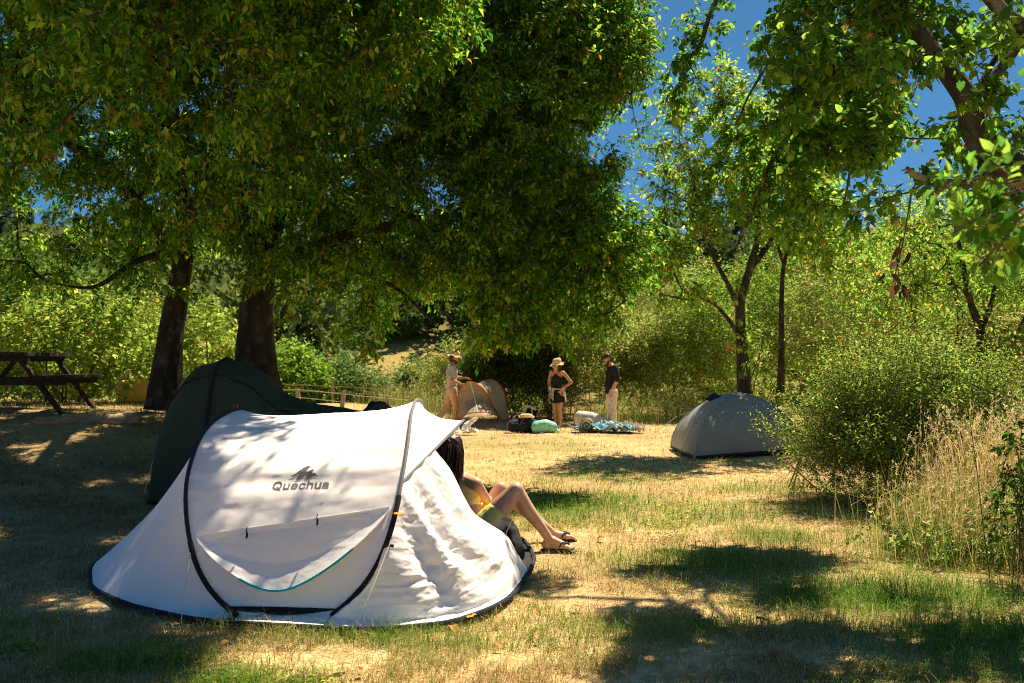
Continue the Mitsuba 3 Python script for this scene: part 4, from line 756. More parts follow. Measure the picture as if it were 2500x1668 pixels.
def head(c, f, up=(0, 0, 1), r=1.0):
    """a head at c that looks along f: cranium, jaw, nose, brow, ears, lips"""
    c, f = np.asarray(c, float), unit(np.asarray(f, float)); up = np.asarray(up, float); l = unit(np.cross(up, f)); up = np.cross(f, l); P = lambda x, y, z: c + (f * x + l * y + up * z) * r
    ch = [[(P(-.025, 0, .025), .090 * r), (P(.012, 0, .02), .082 * r)], [(P(.015, 0, -.01), .074 * r), (P(.045, 0, -.075), .045 * r)], [(P(.035, .028, -.04), .042 * r), (P(.035, -.028, -.04), .042 * r)], [(P(.088, 0, .005), .011 * r), (P(.108, 0, -.028), .014 * r)],
          [(P(.080, .030, .022), .014 * r), (P(.080, -.030, .022), .014 * r)], [(P(.086, .014, -.062), .009 * r), (P(.086, -.014, -.062), .009 * r)]]
    for s in (1, -1): ch.append([(P(-.01, s * .080, .005), .012 * r), (P(-.014, s * .088, -.03), .011 * r)])
    return ch, P, [P(.086, .032, .004), P(.086, -.032, .004)]
def place(ch, loc, rz):
    c, s = math.cos(rz), math.sin(rz); R = np.array([[c, -s, 0], [s, c, 0], [0, 0, 1]]); loc = np.asarray(loc, float)
    return lambda v: (np.asarray(v, float) @ R.T) + loc
def put(name, mesh, bsdf, key, at, **k):
    v, f = arr(mesh); return obj(name, (at(v), f), bsdf, key, smooth=k.pop('smooth', 60), **k)
def disp(m, a, sc, seed=0):
    v, f = arr(m); t = trimesh.Trimesh(v, f, process=False); return v + t.vertex_normals * (a * 2 * (meshkit.fbm(v * sc, 3, seed) - .5))[:, None], f

# --- man with the sun hat, stepping to the right and holding the beige tent
hk = thing('person', 'person in a tan sun hat, grey shirt and tan trousers holding up the beige tent', 'person')
at = place(None, G(-1.47, 23.0), math.radians(10)); sh, el, wr = (-.02, .19, 1.43), (.04, .25, 1.15), (.30, .16, 1.08)
hd, HP, eyes = head((.07, 0, 1.63), (1, .12, -.22))
legs = [[((0, .09, .93), .095), ((-.10, .10, .50), .06), ((-.38, .10, .10), .04), ((-.24, .11, .05), .035)], [((0, -.09, .93), .095), ((.10, -.10, .50), .06), ((.05, -.10, .09), .04), ((.20, -.11, .04), .034)]]
torso = [[((0, 0, .95), (.11, .155, .10)), ((.0, 0, 1.10), (.10, .14, .10)), ((.0, 0, 1.30), (.12, .16, .13)), ((.0, 0, 1.43), (.08, .15, .06)), ((.02, 0, 1.52), .055), ((.05, 0, 1.58), .055)]]
armR = [((-.02, -.19, 1.43), .06), ((-.10, -.25, 1.15), .045), ((.17, -.19, 1.03), .033)]; armL = [((-.02, .19, 1.43), .06), ((.06, .27, 1.18), .045), ((.34, .20, 1.16), .033)]
put('body', flesh(hd + torso + legs + [armR, armL] + hand((.18, -.19, 1.02), (1, .2, -.45), (0, .3, 1), 1) + hand((.35, .19, 1.16), (1, -.1, -.1), (0, -.3, -1), -1)), 'm_skin_tan', hk, at)
put('shirt', disp(flesh([[((0, 0, .84), (.135, .185, .05)), ((0, 0, 1.06), (.125, .165, .1)), ((0, 0, 1.30), (.14, .18, .13)), ((0, 0, 1.44), (.09, .165, .06))], [((-.02, -.19, 1.42), .078), ((-.08, -.245, 1.20), .066)], [((-.02, .19, 1.42), .078), ((.04, .255, 1.21), .066)]]), .014, 9), 'm_shirt_grey', hk, at)
put('trousers', disp(flesh([[((0, 0, .93), (.125, .17, .09)), ((0, .085, .88), .115), ((-.10, .10, .50), .09), ((-.36, .10, .12), .075)], [((0, -.085, .88), .115), ((.10, -.10, .50), .09), ((.05, -.10, .11), .075)]]), .012, 8), 'm_trouser_tan', hk, at)
put('shoe', flesh([[((-.39, .10, .06), .045), ((-.24, .11, .04), .04)]]), 'm_khaki', hk, at); put('shoe', flesh([[((.02, -.10, .05), .045), ((.19, -.11, .035), .04)]]), 'm_khaki', hk, at)
put('beard', flesh([[(HP(.045, .02, -.085), .048), (HP(.045, -.02, -.085), .048)], [(HP(.0, .062, -.05), .03), (HP(.06, .03, -.08), .035)], [(HP(.0, -.062, -.05), .03), (HP(.06, -.03, -.08), .035)]]), 'm_hair', hk, at)
put('hair', flesh([[(HP(-.05, 0, .03), .088), (HP(-.06, 0, -.04), .07)]]), 'm_hair', hk, at)
for e in eyes: put('eye', flesh([[(e, .009)]], .01, 0), 'm_eye', hk, at)
def sun_hat(HP, key, at, mat, rb=.19, seed=0, tilt=.0):
    a = np.linspace(0, 2 * np.pi, 41); w = .018 * np.sin(a * 5 + seed)
    rings = [(.0, .135), (.03, .128), (.072, .118), (.098, .112), (.108, .125), (.085, .155), (.055, rb)]; rings = [(.19, .0), (.188, .06), (.165, .095), (.11, .108), (.062, .112), (.052, .125), (.045, .155), (.030, rb), (.022, rb + .003)]
    g = np.array([[HP(-.01 + r * 1.05 * math.cos(q), r * math.sin(q), z + .02 + (w[i] if r > .14 else 0) + tilt * r * math.cos(q)) for i, q in enumerate(a)] for z, r in rings])
    return put('sun_hat', grid(g), mat, key, at)
sun_hat(HP, hk, at, 'm_straw', .175)

# --- woman in the black dress with a shirt tied round her waist
wk = thing('person', 'person in a straw hat and short black dress, one hand on the hip', 'person')
at = place(None, G(1.08, 22.5), math.radians(-118)); hd, HP, eyes = head((.03, 0, 1.46), (.9, -.45, -.05), r=.95)
S = .93
def sc(ch): return [[(np.asarray(p) * S, r) for p, r in c] for c in ch]
legs = [[((0, .085, .92), .10), ((.03, .075, .50), .062), ((.0, .075, .28), .056), ((.02, .08, .09), .038), ((.16, .10, .035), .032)], [((0, -.085, .92), .10), ((.02, -.055, .50), .062), ((-.02, -.05, .28), .056), ((-.01, -.05, .09), .038), ((.14, -.06, .035), .032)]]
torso = [[((0, 0, .95), (.11, .155, .10)), ((0, 0, 1.12), (.085, .115, .09)), ((.01, 0, 1.30), (.105, .135, .10)), ((0, 0, 1.42), (.065, .14, .05)), ((.0, 0, 1.50), .045), ((.02, 0, 1.56), .045)]]
armL = [((0, .17, 1.41), .05), ((-.08, .36, 1.17), .037), ((.06, .19, 1.02), .029)]; armR = [((0, -.17, 1.41), .05), ((-.07, -.27, 1.17), .037), ((.05, -.20, .99), .029)]
put('body', flesh(hd + sc(torso + legs + [armL, armR]) + hand(np.array([.06, .19, 1.02]) * S, (.4, -.35, -.8), (0, -1, .1), -1, curl=.8) + hand(np.array([.05, -.20, .99]) * S, (.4, .3, -.8), (0, 1, .1), 1, curl=.8)), 'm_skin_tan', wk, at)
put('dress', disp(flesh(sc([[((.0, 0, .66), (.135, .165, .03)), ((0, 0, .78), (.135, .17, .08)), ((0, 0, .95), (.12, .165, .10)), ((0, 0, 1.12), (.096, .126, .09)), ((.012, 0, 1.28), (.115, .14, .09)), ((.02, 0, 1.36), (.085, .09, .03))], [((.06, .075, 1.36), .02), ((0, .10, 1.455), .016)], [((.06, -.075, 1.36), .02), ((0, -.10, 1.455), .016)]])), .006, 9), 'm_black_cloth', wk, at)
wrap = [[(.135, .172, .99), (.15, .19, .93)], ]
a = np.linspace(math.radians(60), math.radians(330), 40); rows = []
for z, r in ((1.005, 1.0), (.95, 1.1), (.85, 1.2), (.74, 1.26), (.62, 1.28)):
    rows.append([(r * .135 * math.cos(q), r * .172 * math.sin(q), (z + (1.005 - z) * .55 * math.exp(-((q - a[0]) / .5)**2) + (1.005 - z) * .55 * math.exp(-((q - a[-1]) / .5)**2)) * S + .006 * math.sin(q * 11)) for q in a])
put('tied_shirt', grid(np.array(rows)), 'm_wrap', wk, at); ring = np.array([(.14 * math.cos(q), .178 * math.sin(q), 1.0 * S) for q in np.linspace(0, 2 * math.pi, 40, endpoint=False)])
put('shirt_sleeve', [tube(ring, .018, 6, closed=True), tube(spline([(.14, -.03, .93), (.17, -.035, .85), (.155, -.045, .72), (.16, -.04, .66)], 14), np.linspace(.025, .02, 14), 6), tube(spline([(.14, -.05, .92), (.17, -.075, .82), (.15, -.085, .70)], 14), .017, 6), flesh([[((.15, -.035, .93), .04)]])] if False else cat_mesh([tube(ring, .018, 6, closed=True), tube(spline([(.14, -.03, .93), (.17, -.035, .85), (.155, -.045, .72), (.16, -.04, .66)], 14), np.linspace(.025, .02, 14), 6), tube(spline([(.14, -.05, .92), (.17, -.075, .82), (.15, -.085, .70)], 14), .017, 6), flesh([[((.15, -.035, .93), .042)]])]), 'm_wrap', wk, at)
put('hair', disp(flesh([[(HP(-.05, 0, .03), .085), (HP(-.065, 0, -.05), .078), (HP(-.05, .02, -.15), .05)], [(HP(-.02, .06, .0), .05), (HP(-.02, .07, -.12), .03)]]), .012, 25), 'm_hair', wk, at)
for e in eyes: put('eye', flesh([[(e, .008)]], .01, 0), 'm_eye', wk, at)
sun_hat(HP, wk, at, 'm_straw', .18, 2, -.25)
for y, q in ((.09, 1), (-.055, -1)): put('shoe', flesh([[((.0, y * S, .03), .04), ((.14, y * S * 1.2, .028), .036)]]), 'm_black_cloth', wk, at)

# --- man in the black shirt looking down
bk = thing('person', 'person in a black shirt and cream trousers looking down at the gear', 'person')
at = place(None, G(2.33, 22.0), math.radians(186)); hd, HP, eyes = head((.115, 0, 1.62), (.86, .08, -.5))
legs = [[((0, .09, .93), .095), ((.01, .095, .50), .06), ((-.03, .09, .09), .04), ((.12, .10, .04), .034)], [((0, -.09, .93), .095), ((.02, -.095, .50), .06), ((-.02, -.09, .09), .04), ((.13, -.10, .04), .034)]]
torso = [[((0, 0, .95), (.11, .155, .10)), ((.01, 0, 1.10), (.11, .14, .10)), ((-.01, 0, 1.32), (.12, .165, .13)), ((-.01, 0, 1.44), (.08, .155, .06)), ((.03, 0, 1.52), .058), ((.075, 0, 1.57), .056)]]
armL = [((-.02, .20, 1.44), .062), ((-.07, .25, 1.15), .047), ((.06, .235, .90), .033)]; armR = [((-.02, -.20, 1.44), .062), ((-.06, -.25, 1.15), .047), ((.08, -.22, .92), .033)]
put('body', flesh(hd + torso + legs + [armL, armR] + hand((.065, .235, .89), (.15, -.05, -1), (.2, -1, 0), 1, curl=.5) + hand((.085, -.22, .91), (.15, .05, -1), (.2, 1, 0), -1, curl=.5)), 'm_skin_tan', bk, at)
put('shirt', disp(flesh([[((.015, 0, .86), (.15, .185, .05)), ((.02, 0, 1.06), (.135, .17, .1)), ((0, 0, 1.32), (.14, .185, .13)), ((-.01, 0, 1.45), (.09, .17, .06))], [((-.02, .20, 1.43), .082), ((-.07, .25, 1.16), .07)], [((-.02, -.20, 1.43), .082), ((-.06, -.25, 1.16), .07)]]), .012, 9), 'm_black_shirt', bk, at)
put('trousers', disp(flesh([[((0, 0, .93), (.12, .165, .09)), ((0, .085, .88), .115), ((.01, .095, .50), .092), ((-.02, .09, .10), .085)], [((0, -.085, .88), .115), ((.02, -.095, .50), .092), ((-.01, -.09, .10), .085)]]), .012, 8), 'm_trouser_cream', bk, at)
put('hair', disp(flesh([[(HP(-.045, 0, .05), .088), (HP(.03, 0, .075), .070)], [(HP(.045, 0, .10), .05), (HP(.085, .01, .10), .028)], [(HP(-.06, 0, -.02), .075)]]), .014, 40), 'm_hair', bk, at)
put('beard', flesh([[(HP(.045, .02, -.085), .046), (HP(.045, -.02, -.085), .046)], [(HP(-.005, .066, -.02), .026), (HP(.05, .035, -.08), .034)], [(HP(-.005, -.066, -.02), .026), (HP(.05, -.035, -.08), .034)]]), 'm_hair', bk, at)
put('sunglasses', cat_mesh([flesh([[(HP(.096, s * .018, .0), .017), (HP(.090, s * .042, .002), .016)]], .012, 2) for s in (1, -1)] + [tube([HP(.088, s * .05, .006), HP(-.01, s * .088, .014)], .004, 5) for s in (1, -1)]), 'm_glass_dark', bk, at)
put('wristwatch', tube(np.array([(.052 + .04 * math.cos(q), .236 + .04 * math.sin(q), .925) for q in np.linspace(0, 6.283, 16, endpoint=False)]), .01, 5, closed=True), 'm_pale', bk, at)
for y in (.09, -.09): put('shoe', flesh([[((-.03, y, .04), .045), ((.12, y * 1.1, .035), .04)]]), 'm_khaki', bk, at)

# --- woman in yellow sitting at the entrance of the white tent
yk = thing('person', 'person with long dark hair in yellow clothes sitting in the white tent entrance', 'person')
gz = float(hz(.0, 7.4)); O = np.array([0, 0, 0.0]); at = lambda v: np.asarray(v, float)
hp = np.array((-0.272, 7.670, 0.222)); hp[2] = max(hp[2], .19); sR, sL = np.array((-0.290, 7.600, 0.572)), np.array((-0.495, 7.820, 0.591)); nk = np.array((-0.447, 7.700, 0.659)); hc = np.array((-0.506, 7.680, 0.841))
kR, kL = np.array((0.033, 7.570, 0.530)), np.array((-0.096, 7.870, 0.496)); aR, aL = np.array((0.305, 7.670, 0.113)), np.array((0.355, 8.040, 0.088)); tR, tL = np.array((0.489, 7.640, 0.053)), np.array((0.509, 8.060, 0.054))
hR, hL = hp + [.04, -.10, 0], hp + [.04, .10, 0]; hd, HP, eyes = head(hc, (.9, .25, -.35), r=.97)
mid = (hp * .55 + (sR + sL) * .5 * .45) + [-.045, 0, .0]; ch = (sR + sL) / 2 * .78 + hp * .22 + [-.02, 0, 0]
def foot(a, t, y):
    d = unit(np.array([t[0] - a[0], t[1] - a[1], 0])); s = np.array([-d[1], d[0], 0]); g = float(hz(t[0], t[1])); L = np.linalg.norm((t - a)[:2]); c = []
    heel = a - d * .035; heel[2] = g + .055; ball = a + d * L * .72; ball[2] = g + .045
    c.append([(a, .038), (heel, .034)]); c.append([(heel, .033), (ball + s * .0, .026)]); c.append([(a + d * .01, .038), (ball, .028)])
    for i, (o, l) in enumerate(((.030, .058), (.012, .056), (-.004, .05), (-.018, .042), (-.030, .034))):
        b = ball + s * y * o * 1.0; c.append([(b, .016 if i else .018), (b + d * l * .6 + [0, 0, .0], .011 if i else .014), (b + d * l - [0, 0, .012], .0095 if i else .013)])
    return c, (heel, ball, d, s, g, L)
fR, iR = foot(aR, tR, 1); fLf, iL = foot(aL, tL, -1)
eR, wR = np.array((-0.196, 7.780, 0.401)), np.array((-0.075, 7.880, 0.352)); eL, wL = np.array((-0.261, 8.020, 0.404)), np.array((-0.120, 7.920, 0.384))
body = hd + [[(hc + [-.02, 0, -.05], .055), (nk + [.0, 0, .0], .05), ((sR + sL) / 2, (.06, .10, .05))], [(sR, .055), ((sR + sL) / 2, .075), (sL, .055)], [((sR + sL) / 2 - [0, 0, .02], (.11, .10, .06)), (ch, (.125, .115, .09)), (mid, (.11, .105, .09)), (hp, (.12, .155, .11))],
             [(hR, .105), (hR * .5 + kR * .5 + [0, 0, .0], .088), (kR, .062)], [(kR, .060), (kR * .68 + aR * .32 + unit(np.array([-.5, 0, -.3])) * .016, .063), (kR * .25 + aR * .75, .042), (aR, .037)], [(hL, .105), (hL * .5 + kL * .5, .082), (kL, .062)], [(kL, .060), (kL * .68 + aL * .32, .057), (aL, .037)],
             [(sR, .050), (sR * .5 + eR * .5, .043), (eR, .037), (wR, .027)], [(sL, .050), (eL, .037), (wL, .027)]] + fR + fLf + hand(wR, (.9, .3, -.1), (.0, .3, -1), 1, curl=.6) + hand(wL, (.9, -.2, -.1), (0, -.3, -1), -1, curl=.6)
put('body', flesh(body, .014, 8), 'm_skin', yk, at)
top = [[(ch * .96 + mid * .04 + [0, 0, .02], (.133, .123, .075)), (ch * .35 + mid * .65, (.122, .118, .07))]]; put('top', disp(flesh(top, .014, 4), .008, 26), 'm_yellow_top', yk, at, smooth=80)
put('shorts', disp(flesh([[(mid * .45 + hp * .55, (.124, .132, .05)), (hp, (.130, .166, .115))], [(hR, .116), (hR * .62 + kR * .38, .098)], [(hL, .116), (hL * .62 + kL * .38, .098)]], .014, 4), .006, 24), 'm_yellow_shorts', yk, at, smooth=80)
put('waist_band', tube(np.array([mid * .36 + hp * .64 + np.array([.126 * math.cos(q), .132 * math.sin(q), .04 + .012 * math.cos(q)]) for q in np.linspace(0, 6.283, 40, endpoint=False)]), .009, 6, closed=True), 'm_yellow_top', yk, at)
rng = np.random.default_rng(61); hs = []
for q in range(150):
    a, e = rng.uniform(-2.6, 2.6) + math.pi, rng.uniform(.1, 1.2); b = HP(-.02 + .092 * math.cos(a) * math.cos(e), .088 * math.sin(a) * math.cos(e), .028 + .095 * math.sin(e)); o = unit(b - HP(-.02, 0, .02)); l = rng.uniform(.20, .34)
    out = o * [1, 1, 0]; hs.append(tube(spline([b, b + out * .035 + [0, 0, -.05], b + out * .05 + [-.01, 0, -l * .55], b + out * .04 + [.01 * rng.normal(), .01 * rng.normal(), -l]], 12), np.linspace(.012, .004, 12), 5))
cap = disp(flesh([[(HP(-.025, 0, .03), .102), (HP(.0, 0, .045), .094)], [(HP(-.06, 0, -.02), .085), (HP(-.085, 0, -.14), .075), (HP(-.09, 0, -.23), .05)]], .014, 4), .012, 30); put('hair', cat_mesh(hs + [cap]), 'm_hair', yk, at)
for e in eyes: put('eye', flesh([[(e, .009)]], .01, 0), 'm_eye', yk, at)
for heel, ball, d, s, g, L in (iR, iL):
    sole = flesh([[(heel * [1, 1, 0] + [0, 0, g + .014], (.042, .042, .010)), (ball * [1, 1, 0] + d * .045 + [0, 0, g + .012], (.046, .046, .010))]], .014, 2); put('flip_flop', cat_mesh([sole, tube(spline([ball + d * .035 + [0, 0, -.01], ball + d * .015 + [0, 0, .03], ball - d * .03 + s * .028 + [0, 0, .03], ball - d * .06 + s * .042 + [0, 0, -.03]], 14), .006, 5),
        tube(spline([ball + d * .015 + [0, 0, .03], ball - d * .03 - s * .028 + [0, 0, .03], ball - d * .06 - s * .042 + [0, 0, -.03]], 14), .006, 5)]), 'm_rubber', yk, at)

# ------------------------------------------------------------------ camping gear
def blob(chains, L, amp, sc, seed, sm=4): return disp(flesh(chains, L, sm), amp, sc, seed)
k = thing('duffel_bag', 'black crumpled bag with pale straps lying in the white tent entrance', 'bag'); b = np.array([-.02, 7.02, .06])
obj('bag_body', blob([[(b + [-.12, .02, .16], (.10, .12, .13)), (b + [-.02, .10, .20], (.08, .12, .14)), (b + [.05, -.05, .09], (.06, .10, .08))]], .02, .03, 13, 3), 'm_black_cloth', k, smooth=60)
obj('strap', [tube(spline([b + p for p in q], 16), .009, 5, flat=.4) for q in ([(-.05, -.10, .05), (-.10, -.115, .22), (-.05, -.02, .36)], [(.01, -.12, .04), (-.03, -.10, .2), (.02, .02, .31)], [(.07, -.13, .02), (.04, -.11, .12), (.09, .0, .18)])], 'm_grey_sleeve', k)
k = thing('backpack', 'dark navy backpack lying under a tan hat, left of the mint dry bag', 'backpack'); b = G(.23, 20.9)
obj('pack_body', blob([[(b + [-.22, 0, .15], (.13, .16, .15)), (b + [.10, .02, .17], (.17, .17, .17)), (b + [.30, .05, .13], (.11, .15, .13))]], .03, .035, 8, 4), 'm_navy', k, smooth=60)
obj('pocket', blob([[(b + [-.20, -.15, .13], (.10, .05, .09)), (b + [.02, -.16, .14], (.10, .05, .10))]], .03, .012, 12, 5), 'm_black_cloth', k, smooth=60)
obj('strap', [tube(spline([b + p for p in q], 16), .014, 5, flat=.4) for q in ([(-.30, -.06, .08), (-.33, -.14, .2), (-.2, -.12, .31)], [(-.12, -.14, .1), (-.05, -.19, .2), (.02, -.12, .33)], [(.1, .05, .33), (-.05, .1, .44), (-.2, .02, .33)])], 'm_grey_sleeve', k)
kb = k
k = thing('crumpled_hat', 'tan crumpled hat lying on top of the dark backpack', 'hat'); c = b + [.09, -.02, .385]; obj('crown', blob([[(c + [-.05, 0, -.01], (.10, .09, .05)), (c + [.05, 0, -.01], (.09, .08, .045))]], .02, .014, 20, 6), 'm_straw', k, smooth=60); obj('brim', tube(np.array([c + [.16 * math.cos(q), .13 * math.sin(q), -.03 + .012 * math.sin(3 * q)] for q in np.linspace(0, 6.283, 30, endpoint=False)]), .02, 6, closed=True, flat=.6), 'm_khaki', k)
k = thing('frame_pack', 'pale grey pack straps sticking up from the shade behind the dark backpack', 'bag'); b = G(.42, 22.6)
obj('pack_body', blob([[(b + [.0, .1, .16], (.17, .14, .16)), (b + [.05, .12, .34], (.13, .10, .10))]], .03, .03, 8, 7), 'm_black_cloth', k, smooth=60)
obj('strap', [tube(spline([b + p for p in q], 18), r, 6, flat=.5) for q, r in (([(-.14, 0, .36), (-.06, -.04, .50), (.06, -.04, .49), (.15, -.02, .42)], .045), ([(.12, -.03, .44), (.24, -.06, .43), (.34, -.06, .47)], .022), ([(.05, -.04, .47), (.06, -.06, .34), (.05, -.05, .26)], .035))], 'm_cream', k)
k = thing('dry_bag', 'mint green rolled dry bag lying on the grass in front of the woman in black', 'bag'); b = G(.72, 20.75)
obj('bag_body', blob([[(b + [-.20, -.03, .13], (.10, .13, .13)), (b + [0, 0, .15], (.13, .155, .15)), (b + [.20, .03, .12], (.08, .12, .12))]], .025, .012, 9, 8), 'm_mint', k, smooth=60); obj('roll_top', blob([[(b + [.27, .04, .06], (.03, .10, .03)), (b + [.31, .05, .04], (.025, .08, .025))]], .02, .006, 20, 9), 'm_mint', k, smooth=60)
k = thing('pump_hose', 'thin grey hose curving over the grass from the mint dry bag to the olive roll', 'hose'); obj('hose', tube(spline([G(1.0, 20.8, .05), G(1.08, 20.9, .16), G(1.22, 20.9, .19), G(1.36, 20.8, .10), G(1.62, 20.8, .03), G(1.75, 20.9, .05)], 50), .018, 7), 'm_hose', k); obj('nozzle', tube([G(1.28, 20.5, .03), G(1.75, 20.6, .035)], .013, 6), 'm_rubber', k)
k = thing('sleeping_bag_roll', 'olive rolled sleeping bag seen end on, beside the blue tarp', 'bag'); b = G(1.66, 20.9, .16)
obj('roll', blob([[(b + [-.02, -.13, 0], (.145, .05, .15)), (b + [.03, .18, 0], (.15, .05, .155))]], .025, .012, 12, 10), 'm_olive', k, smooth=60); sp = np.array([b + [(.012 + .011 * t) * math.cos(t) - .02, -.185, (.012 + .011 * t) * math.sin(t)] for t in np.linspace(0, 11, 70)]); obj('end_spiral', tube(sp, .012, 5), 'm_khaki', k)
k = thing('sleeping_mat', 'cream patterned sleeping mat leaning rolled on the grass behind the blue tarp', 'mat'); b = G(1.95, 21.9)
obj('mat_body', blob([[(b + [-.38, 0, .24], (.12, .16, .20)), (b + [-.1, 0, .23], (.14, .16, .17)), (b + [.40, .05, .10], (.10, .14, .09))]], .03, .02, 7, 11), 'm_cream', k, smooth=60)
k = thing('tarp', 'crumpled blue tarp with white lining spread on the grass at the dark haired man', 'tarp'); b = G(2.15, 20.9)
def sheet(b, ax, ay, amp, seed, n=46, yaw=0.0, lift=.0):
    u, v = np.meshgrid(np.linspace(-1, 1, n), np.linspace(-1, 1, n), indexing='ij'); ed = 1 + .35 * (meshkit.noise(np.stack([np.arctan2(u, v) * 1.7, u * 0, v * 0 + seed], -1), seed) - .5)
    c, s = math.cos(yaw), math.sin(yaw); x, y = u * ax * ed, v * ay * ed; x, y = x * c - y * s, x * s + y * c
    h = amp * np.maximum(0, meshkit.fbm(np.stack([u * 2.6, v * 2.2, u * 0 + seed], -1), 3, seed) - .3) * 2.2 * (1 - .45 * np.maximum(np.abs(u), np.abs(v))**4) + amp * .5 * np.abs(np.sin(u * 6 + v * 3 + 2 * meshkit.noise(np.stack([u * 2, v * 2, u * 0], -1), seed)))**3
    X, Y = b[0] + x, b[1] + y; return np.stack([X, Y, hz(X, Y) + .035 + h + lift], -1)
obj('sheet', grid(sheet(b, .62, .38, .15, 3, yaw=-.35)), 'm_blue_tarp', k, smooth=True); obj('lining', grid(sheet(b + [.10, -.22, 0], .42, .20, .16, 5, 36, -.45, .01)), 'm_blue_pale', k, smooth=True, label='pale turned up lining of the tarp'); obj('fold', grid(sheet(b + [.52, -.28, 0], .22, .14, .20, 8, 26, -.2)), 'm_cream', k, smooth=True, label='cream turned over corner'); obj('bundle', blob([[(b + [-.18, .2, .14], (.14, .10, .07)), (b + [.02, .22, .16], (.10, .08, .06))]], .03, .03, 10, 12), 'm_blue_tarp', k, smooth=60)
k = thing('crumpled_cloth', 'white crumpled cloth on the grass right of the white tent canopy', 'cloth'); b = G(-1.05, 20.3)
obj('sheet', grid(sheet(b, .34, .16, .10, 13, 34)), 'm_pale', k, smooth=True); obj('bunch', blob([[(b + [.06, .06, .12], (.10, .08, .10)), (b + [.10, .08, .24], (.06, .05, .06)), (b + [.26, .1, .33], (.05, .03, .03))]], .025, .025, 14, 14), 'm_pale', k, smooth=60)

# ------------------------------------------------------------------ picnic table, jar, log, fence
pt = thing('picnic_table', 'dark weathered wooden picnic table with bench seats at the left edge in the shade', 'table'); c = G(-6.72, 12.6); g = c[2]; yaw = math.radians(8)
def plank(x0, x1, y0, y1, z0, z1): return trimesh.creation.box((x1 - x0, y1 - y0, z1 - z0), T_(((x0 + x1) / 2, (y0 + y1) / 2, (z0 + z1) / 2)))
def T_(p): m = np.eye(4); m[:3, 3] = p; return m
def bar(p, q, w, t, key, name, mat='m_old_wood'):
    p, q = np.array(p, float), np.array(q, float); d = q - p; L = np.linalg.norm(d); z = d / L; y = unit(np.cross(z, [1, 0, 0]) if abs(z[0]) < .9 else np.cross(z, [0, 1, 0])); x = np.cross(y, z); b = trimesh.creation.box((w, t, L)); v = arr(b)[0]
    return obj(name, xf(((v[:, :1] * x + v[:, 1:2] * y + v[:, 2:] * z) + (p + q) / 2, arr(b)[1]), c, yaw), mat, key, smooth=False)
for i in range(5): obj('top_plank', xf(plank(-.42 + i * .17, -.42 + i * .17 + .155, -.7 + .01 * (i % 3), 1.2, .735 + .004 * (i % 2), .78), c, yaw), 'm_old_wood', pt, smooth=False)
for s in (-1, 1):
    for i in range(2): x = s * (.62 + .16 * i); obj('seat_plank', xf(plank(x - .07, x + .07, -.68 + .02 * i, 1.18, .44, .48), c, yaw), 'm_old_wood', pt, smooth=False)
for y in (-.45, .95):
    bar((-.86, y, .40), (.86, y, .40), .04, .09, pt, 'seat_beam'); bar((-.40, y, .70), (.40, y, .70), .04, .07, pt, 'top_beam')
    for s in (-1, 1): bar((s * .26, y + .045, .72), (s * .80, y + .045, -.02), .05, .10, pt, 'leg')
k = thing('storage_jar', 'pale round lidded container with orange lower half, beside the thinner trunk', 'container'); b = G(-6.15, 15.3)
pr = np.array([(0, 0), (.20, 0), (.235, .06), (.24, .25), (.225, .36), (.19, .42), (.20, .43), (.20, .47), (.16, .50), (.05, .515), (0, .515)]); obj('pot', xf(trimesh.creation.revolve(pr[:6], sections=28), b), 'm_jar', k, smooth=50); obj('lid', xf(trimesh.creation.revolve(pr[5:], sections=28), b), 'm_pale', k, smooth=50); obj('handle', tube(spline([b + [-.20, 0, .38], b + [-.27, -.03, .3], b + [-.235, 0, .2]], 12), .012, 6), 'm_pale', k)
k = thing('log', 'short weathered log lying on the ground below the picnic table', 'log'); a, b = G(-5.75, 11.35, .03), G(-4.72, 11.75, .05)
lg = spline([a, a * .6 + b * .4 + [0, .02, .02], b], 24); v, f = tube(lg, np.linspace(.06, .09, 24) * (1 + .08 * np.sin(np.arange(24) * 1.3)), 14); v = v + unit(v - np.repeat(np.vstack([lg, lg[:1], lg[-1:]]), [14] * 24 + [1, 1], 0)) * (.03 * (meshkit.fbm(v * 12, 3, 5) - .5))[:, None]; obj('bark', (v, f), 'm_log', k, smooth=50); obj('knot', blob([[(b + [-.06, -.02, .06], .075), (b + [.04, .0, .02], .07)]], .025, .03, 14, 15), 'm_log', k, smooth=60)
fe = thing('wire_fence', 'low field fence of leaning wooden posts and pale rails right of the thicker trunk', 'fence')
for px, l in ((-5.32, -.06), (-4.28, .08), (-6.6, .02), (-3.1, -.03)):
    b = G(px, 23.6); obj('post', tube([b - [0, 0, .1], b + [l * .5, 0, .3], b + [l, 0, .56]], [.062, .06, .05], 9), 'm_post', fe, smooth=50)
for z, mat in ((.50, 'm_cord'), (.30, 'm_cord')): obj('rail', tube(np.array([G(x, 23.55, z + .02 * math.sin(x * 2)) for x in np.linspace(-7.4, -2.6, 24)]), .006, 5), mat, fe)
fg = thing('field_gate', 'long pale rail barrier at the edge of the far field behind the fence posts', 'gate')
for z in (.52, .72): obj('rail', tube([G(-8.2, 31, z - .02), G(-3.6, 31, z - .14)], .013, 6), 'm_post', fg)
for x in (-8.0, -5.9, -3.7): obj('post', tube([G(x, 31.05, -.1), G(x, 31.05, .75)], .045, 7), 'm_post', fg)

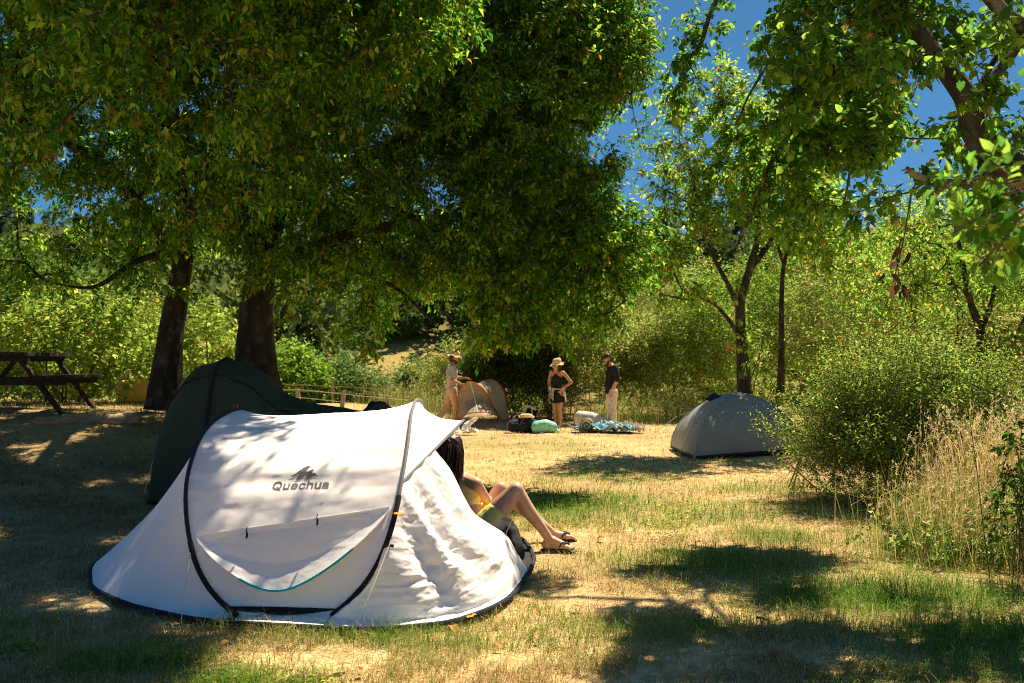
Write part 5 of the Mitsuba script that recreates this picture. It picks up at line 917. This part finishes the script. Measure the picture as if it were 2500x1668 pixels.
# ------------------------------------------------------------------ leaves close enough to tell apart
def near_spray(key, twigs, n_each, L, wr, pal, seed, name='leaf', limit=150, up=.8, droop=.35):
    rng = np.random.default_rng(seed); q = 0; wood = []
    for path in twigs:
        p = spline(path, 26); wood.append(tube(p, np.linspace(.008, .003, 26), 6))
        t = rng.uniform(.25, 1, n_each); i = (t * 25).astype(int); U = unit(np.gradient(p, axis=0))[i]
        ang = rng.uniform(0, 6.28, n_each); a = unit(np.cross(U, [0, 0, 1.0])); b = np.cross(U, a); R = np.cos(ang)[:, None] * a + np.sin(ang)[:, None] * b
        st = p[i] + R * rng.uniform(.02, .06, (n_each, 1)); wood.append(segs(p[i], st, .0016, .0012, 3)); D = U * .4 + R * .9 + [0, 0, -droop] + rng.normal(0, .2, (n_each, 3)); N = np.array([0, -.1, up]) + rng.normal(0, .4, (n_each, 3))
        for j in range(n_each):
            if q >= limit: break
            q += 1; v, f = leaf_mesh(st[j:j + 1], D[j:j + 1], N[j:j + 1], np.array([L * rng.uniform(.7, 1.15)]), wr, 2, .4, .35, rng); v, f = trimesh.remesh.subdivide(v, f)
            obj(name, (v, f), 'm_leaf', key, smooth=True, color=np.repeat(leaf_colors(1, rng, pal), len(v), 0))
    obj('near_twig', cat_mesh(wood), 'm_twig', key, smooth=60)
near_spray(pear, [[(2.15, 3.0, 2.35), (1.544, 2.900, 2.075), (1.357, 2.800, 2.094), (1.248, 2.750, 2.048)], [(2.15, 3.0, 2.35), (1.502, 2.800, 1.996), (1.354, 2.700, 1.968), (1.271, 2.700, 1.921)], [(2.2, 3.1, 2.3), (1.606, 2.900, 1.961), (1.452, 2.800, 1.898), (1.366, 2.750, 1.831)], [(2.2, 2.9, 2.4), (1.497, 2.700, 2.074), (1.415, 2.700, 2.098), (1.356, 2.700, 2.122)],
                  [(2.2, 2.9, 2.4), (1.463, 2.600, 1.987), (1.383, 2.600, 1.918), (1.337, 2.600, 1.850)]], 52, .052, .66, PEAR, 71, limit=250)
obj('bough', limb([(4.002, 6.600, 2.601), (3.6, 5.2, 2.75), (2.7, 3.8, 2.5), (2.15, 3.0, 2.35)], .05, .012, 30, 8, 9), 'm_bark_grey', pear, smooth=60)
# withered leaves hanging from the old tree
rng = np.random.default_rng(77)
tw = spline([(2.468, 5.800, 2.600), (2.331, 5.600, 2.270), (2.187, 5.400, 2.008)], 20); obj('dead_twig', tube(tw, np.linspace(.006, .003, 20), 5), 'm_twig', pear)
for q in range(16):
    p = tw[[12, 14, 17, 19][q % 4]] + rng.normal(0, .035, 3); v, f = leaf_mesh(p[None], np.array([[rng.normal(0, .4), rng.normal(0, .4), -1]]), rng.normal(0, 1, (1, 3)), np.array([rng.uniform(.05, .10)]), .42, 2, .6, .5, rng)
    obj('withered_leaf', (v, f), 'm_leaf_dry', pear, smooth=False, color=np.tile(np.array([(.10, .06, .035), (.42, .26, .14), (.05, .03, .02)][q % 3]), (8, 1)))
# small green fruit
rng = np.random.default_rng(78)
for q, p in enumerate(((2.582, 6.300, 2.456), (2.036, 7.100, 3.897), (2.129, 7.000, 3.648), (2.468, 7.000, 3.972), (2.175, 7.000, 3.678), (3.120, 6.600, 3.673), (2.767, 6.800, 3.573), (1.429, 2.800, 1.965))):
    pr = np.array([(0, 0), (.014, .003), (.024, .014), (.026, .026), (.020, .042), (.010, .054), (0, .056)]) * (1.0 if q < 7 else .5); obj('fruit', xf(trimesh.creation.revolve(pr, sections=14), p), 'm_fruit', pear, smooth=60)
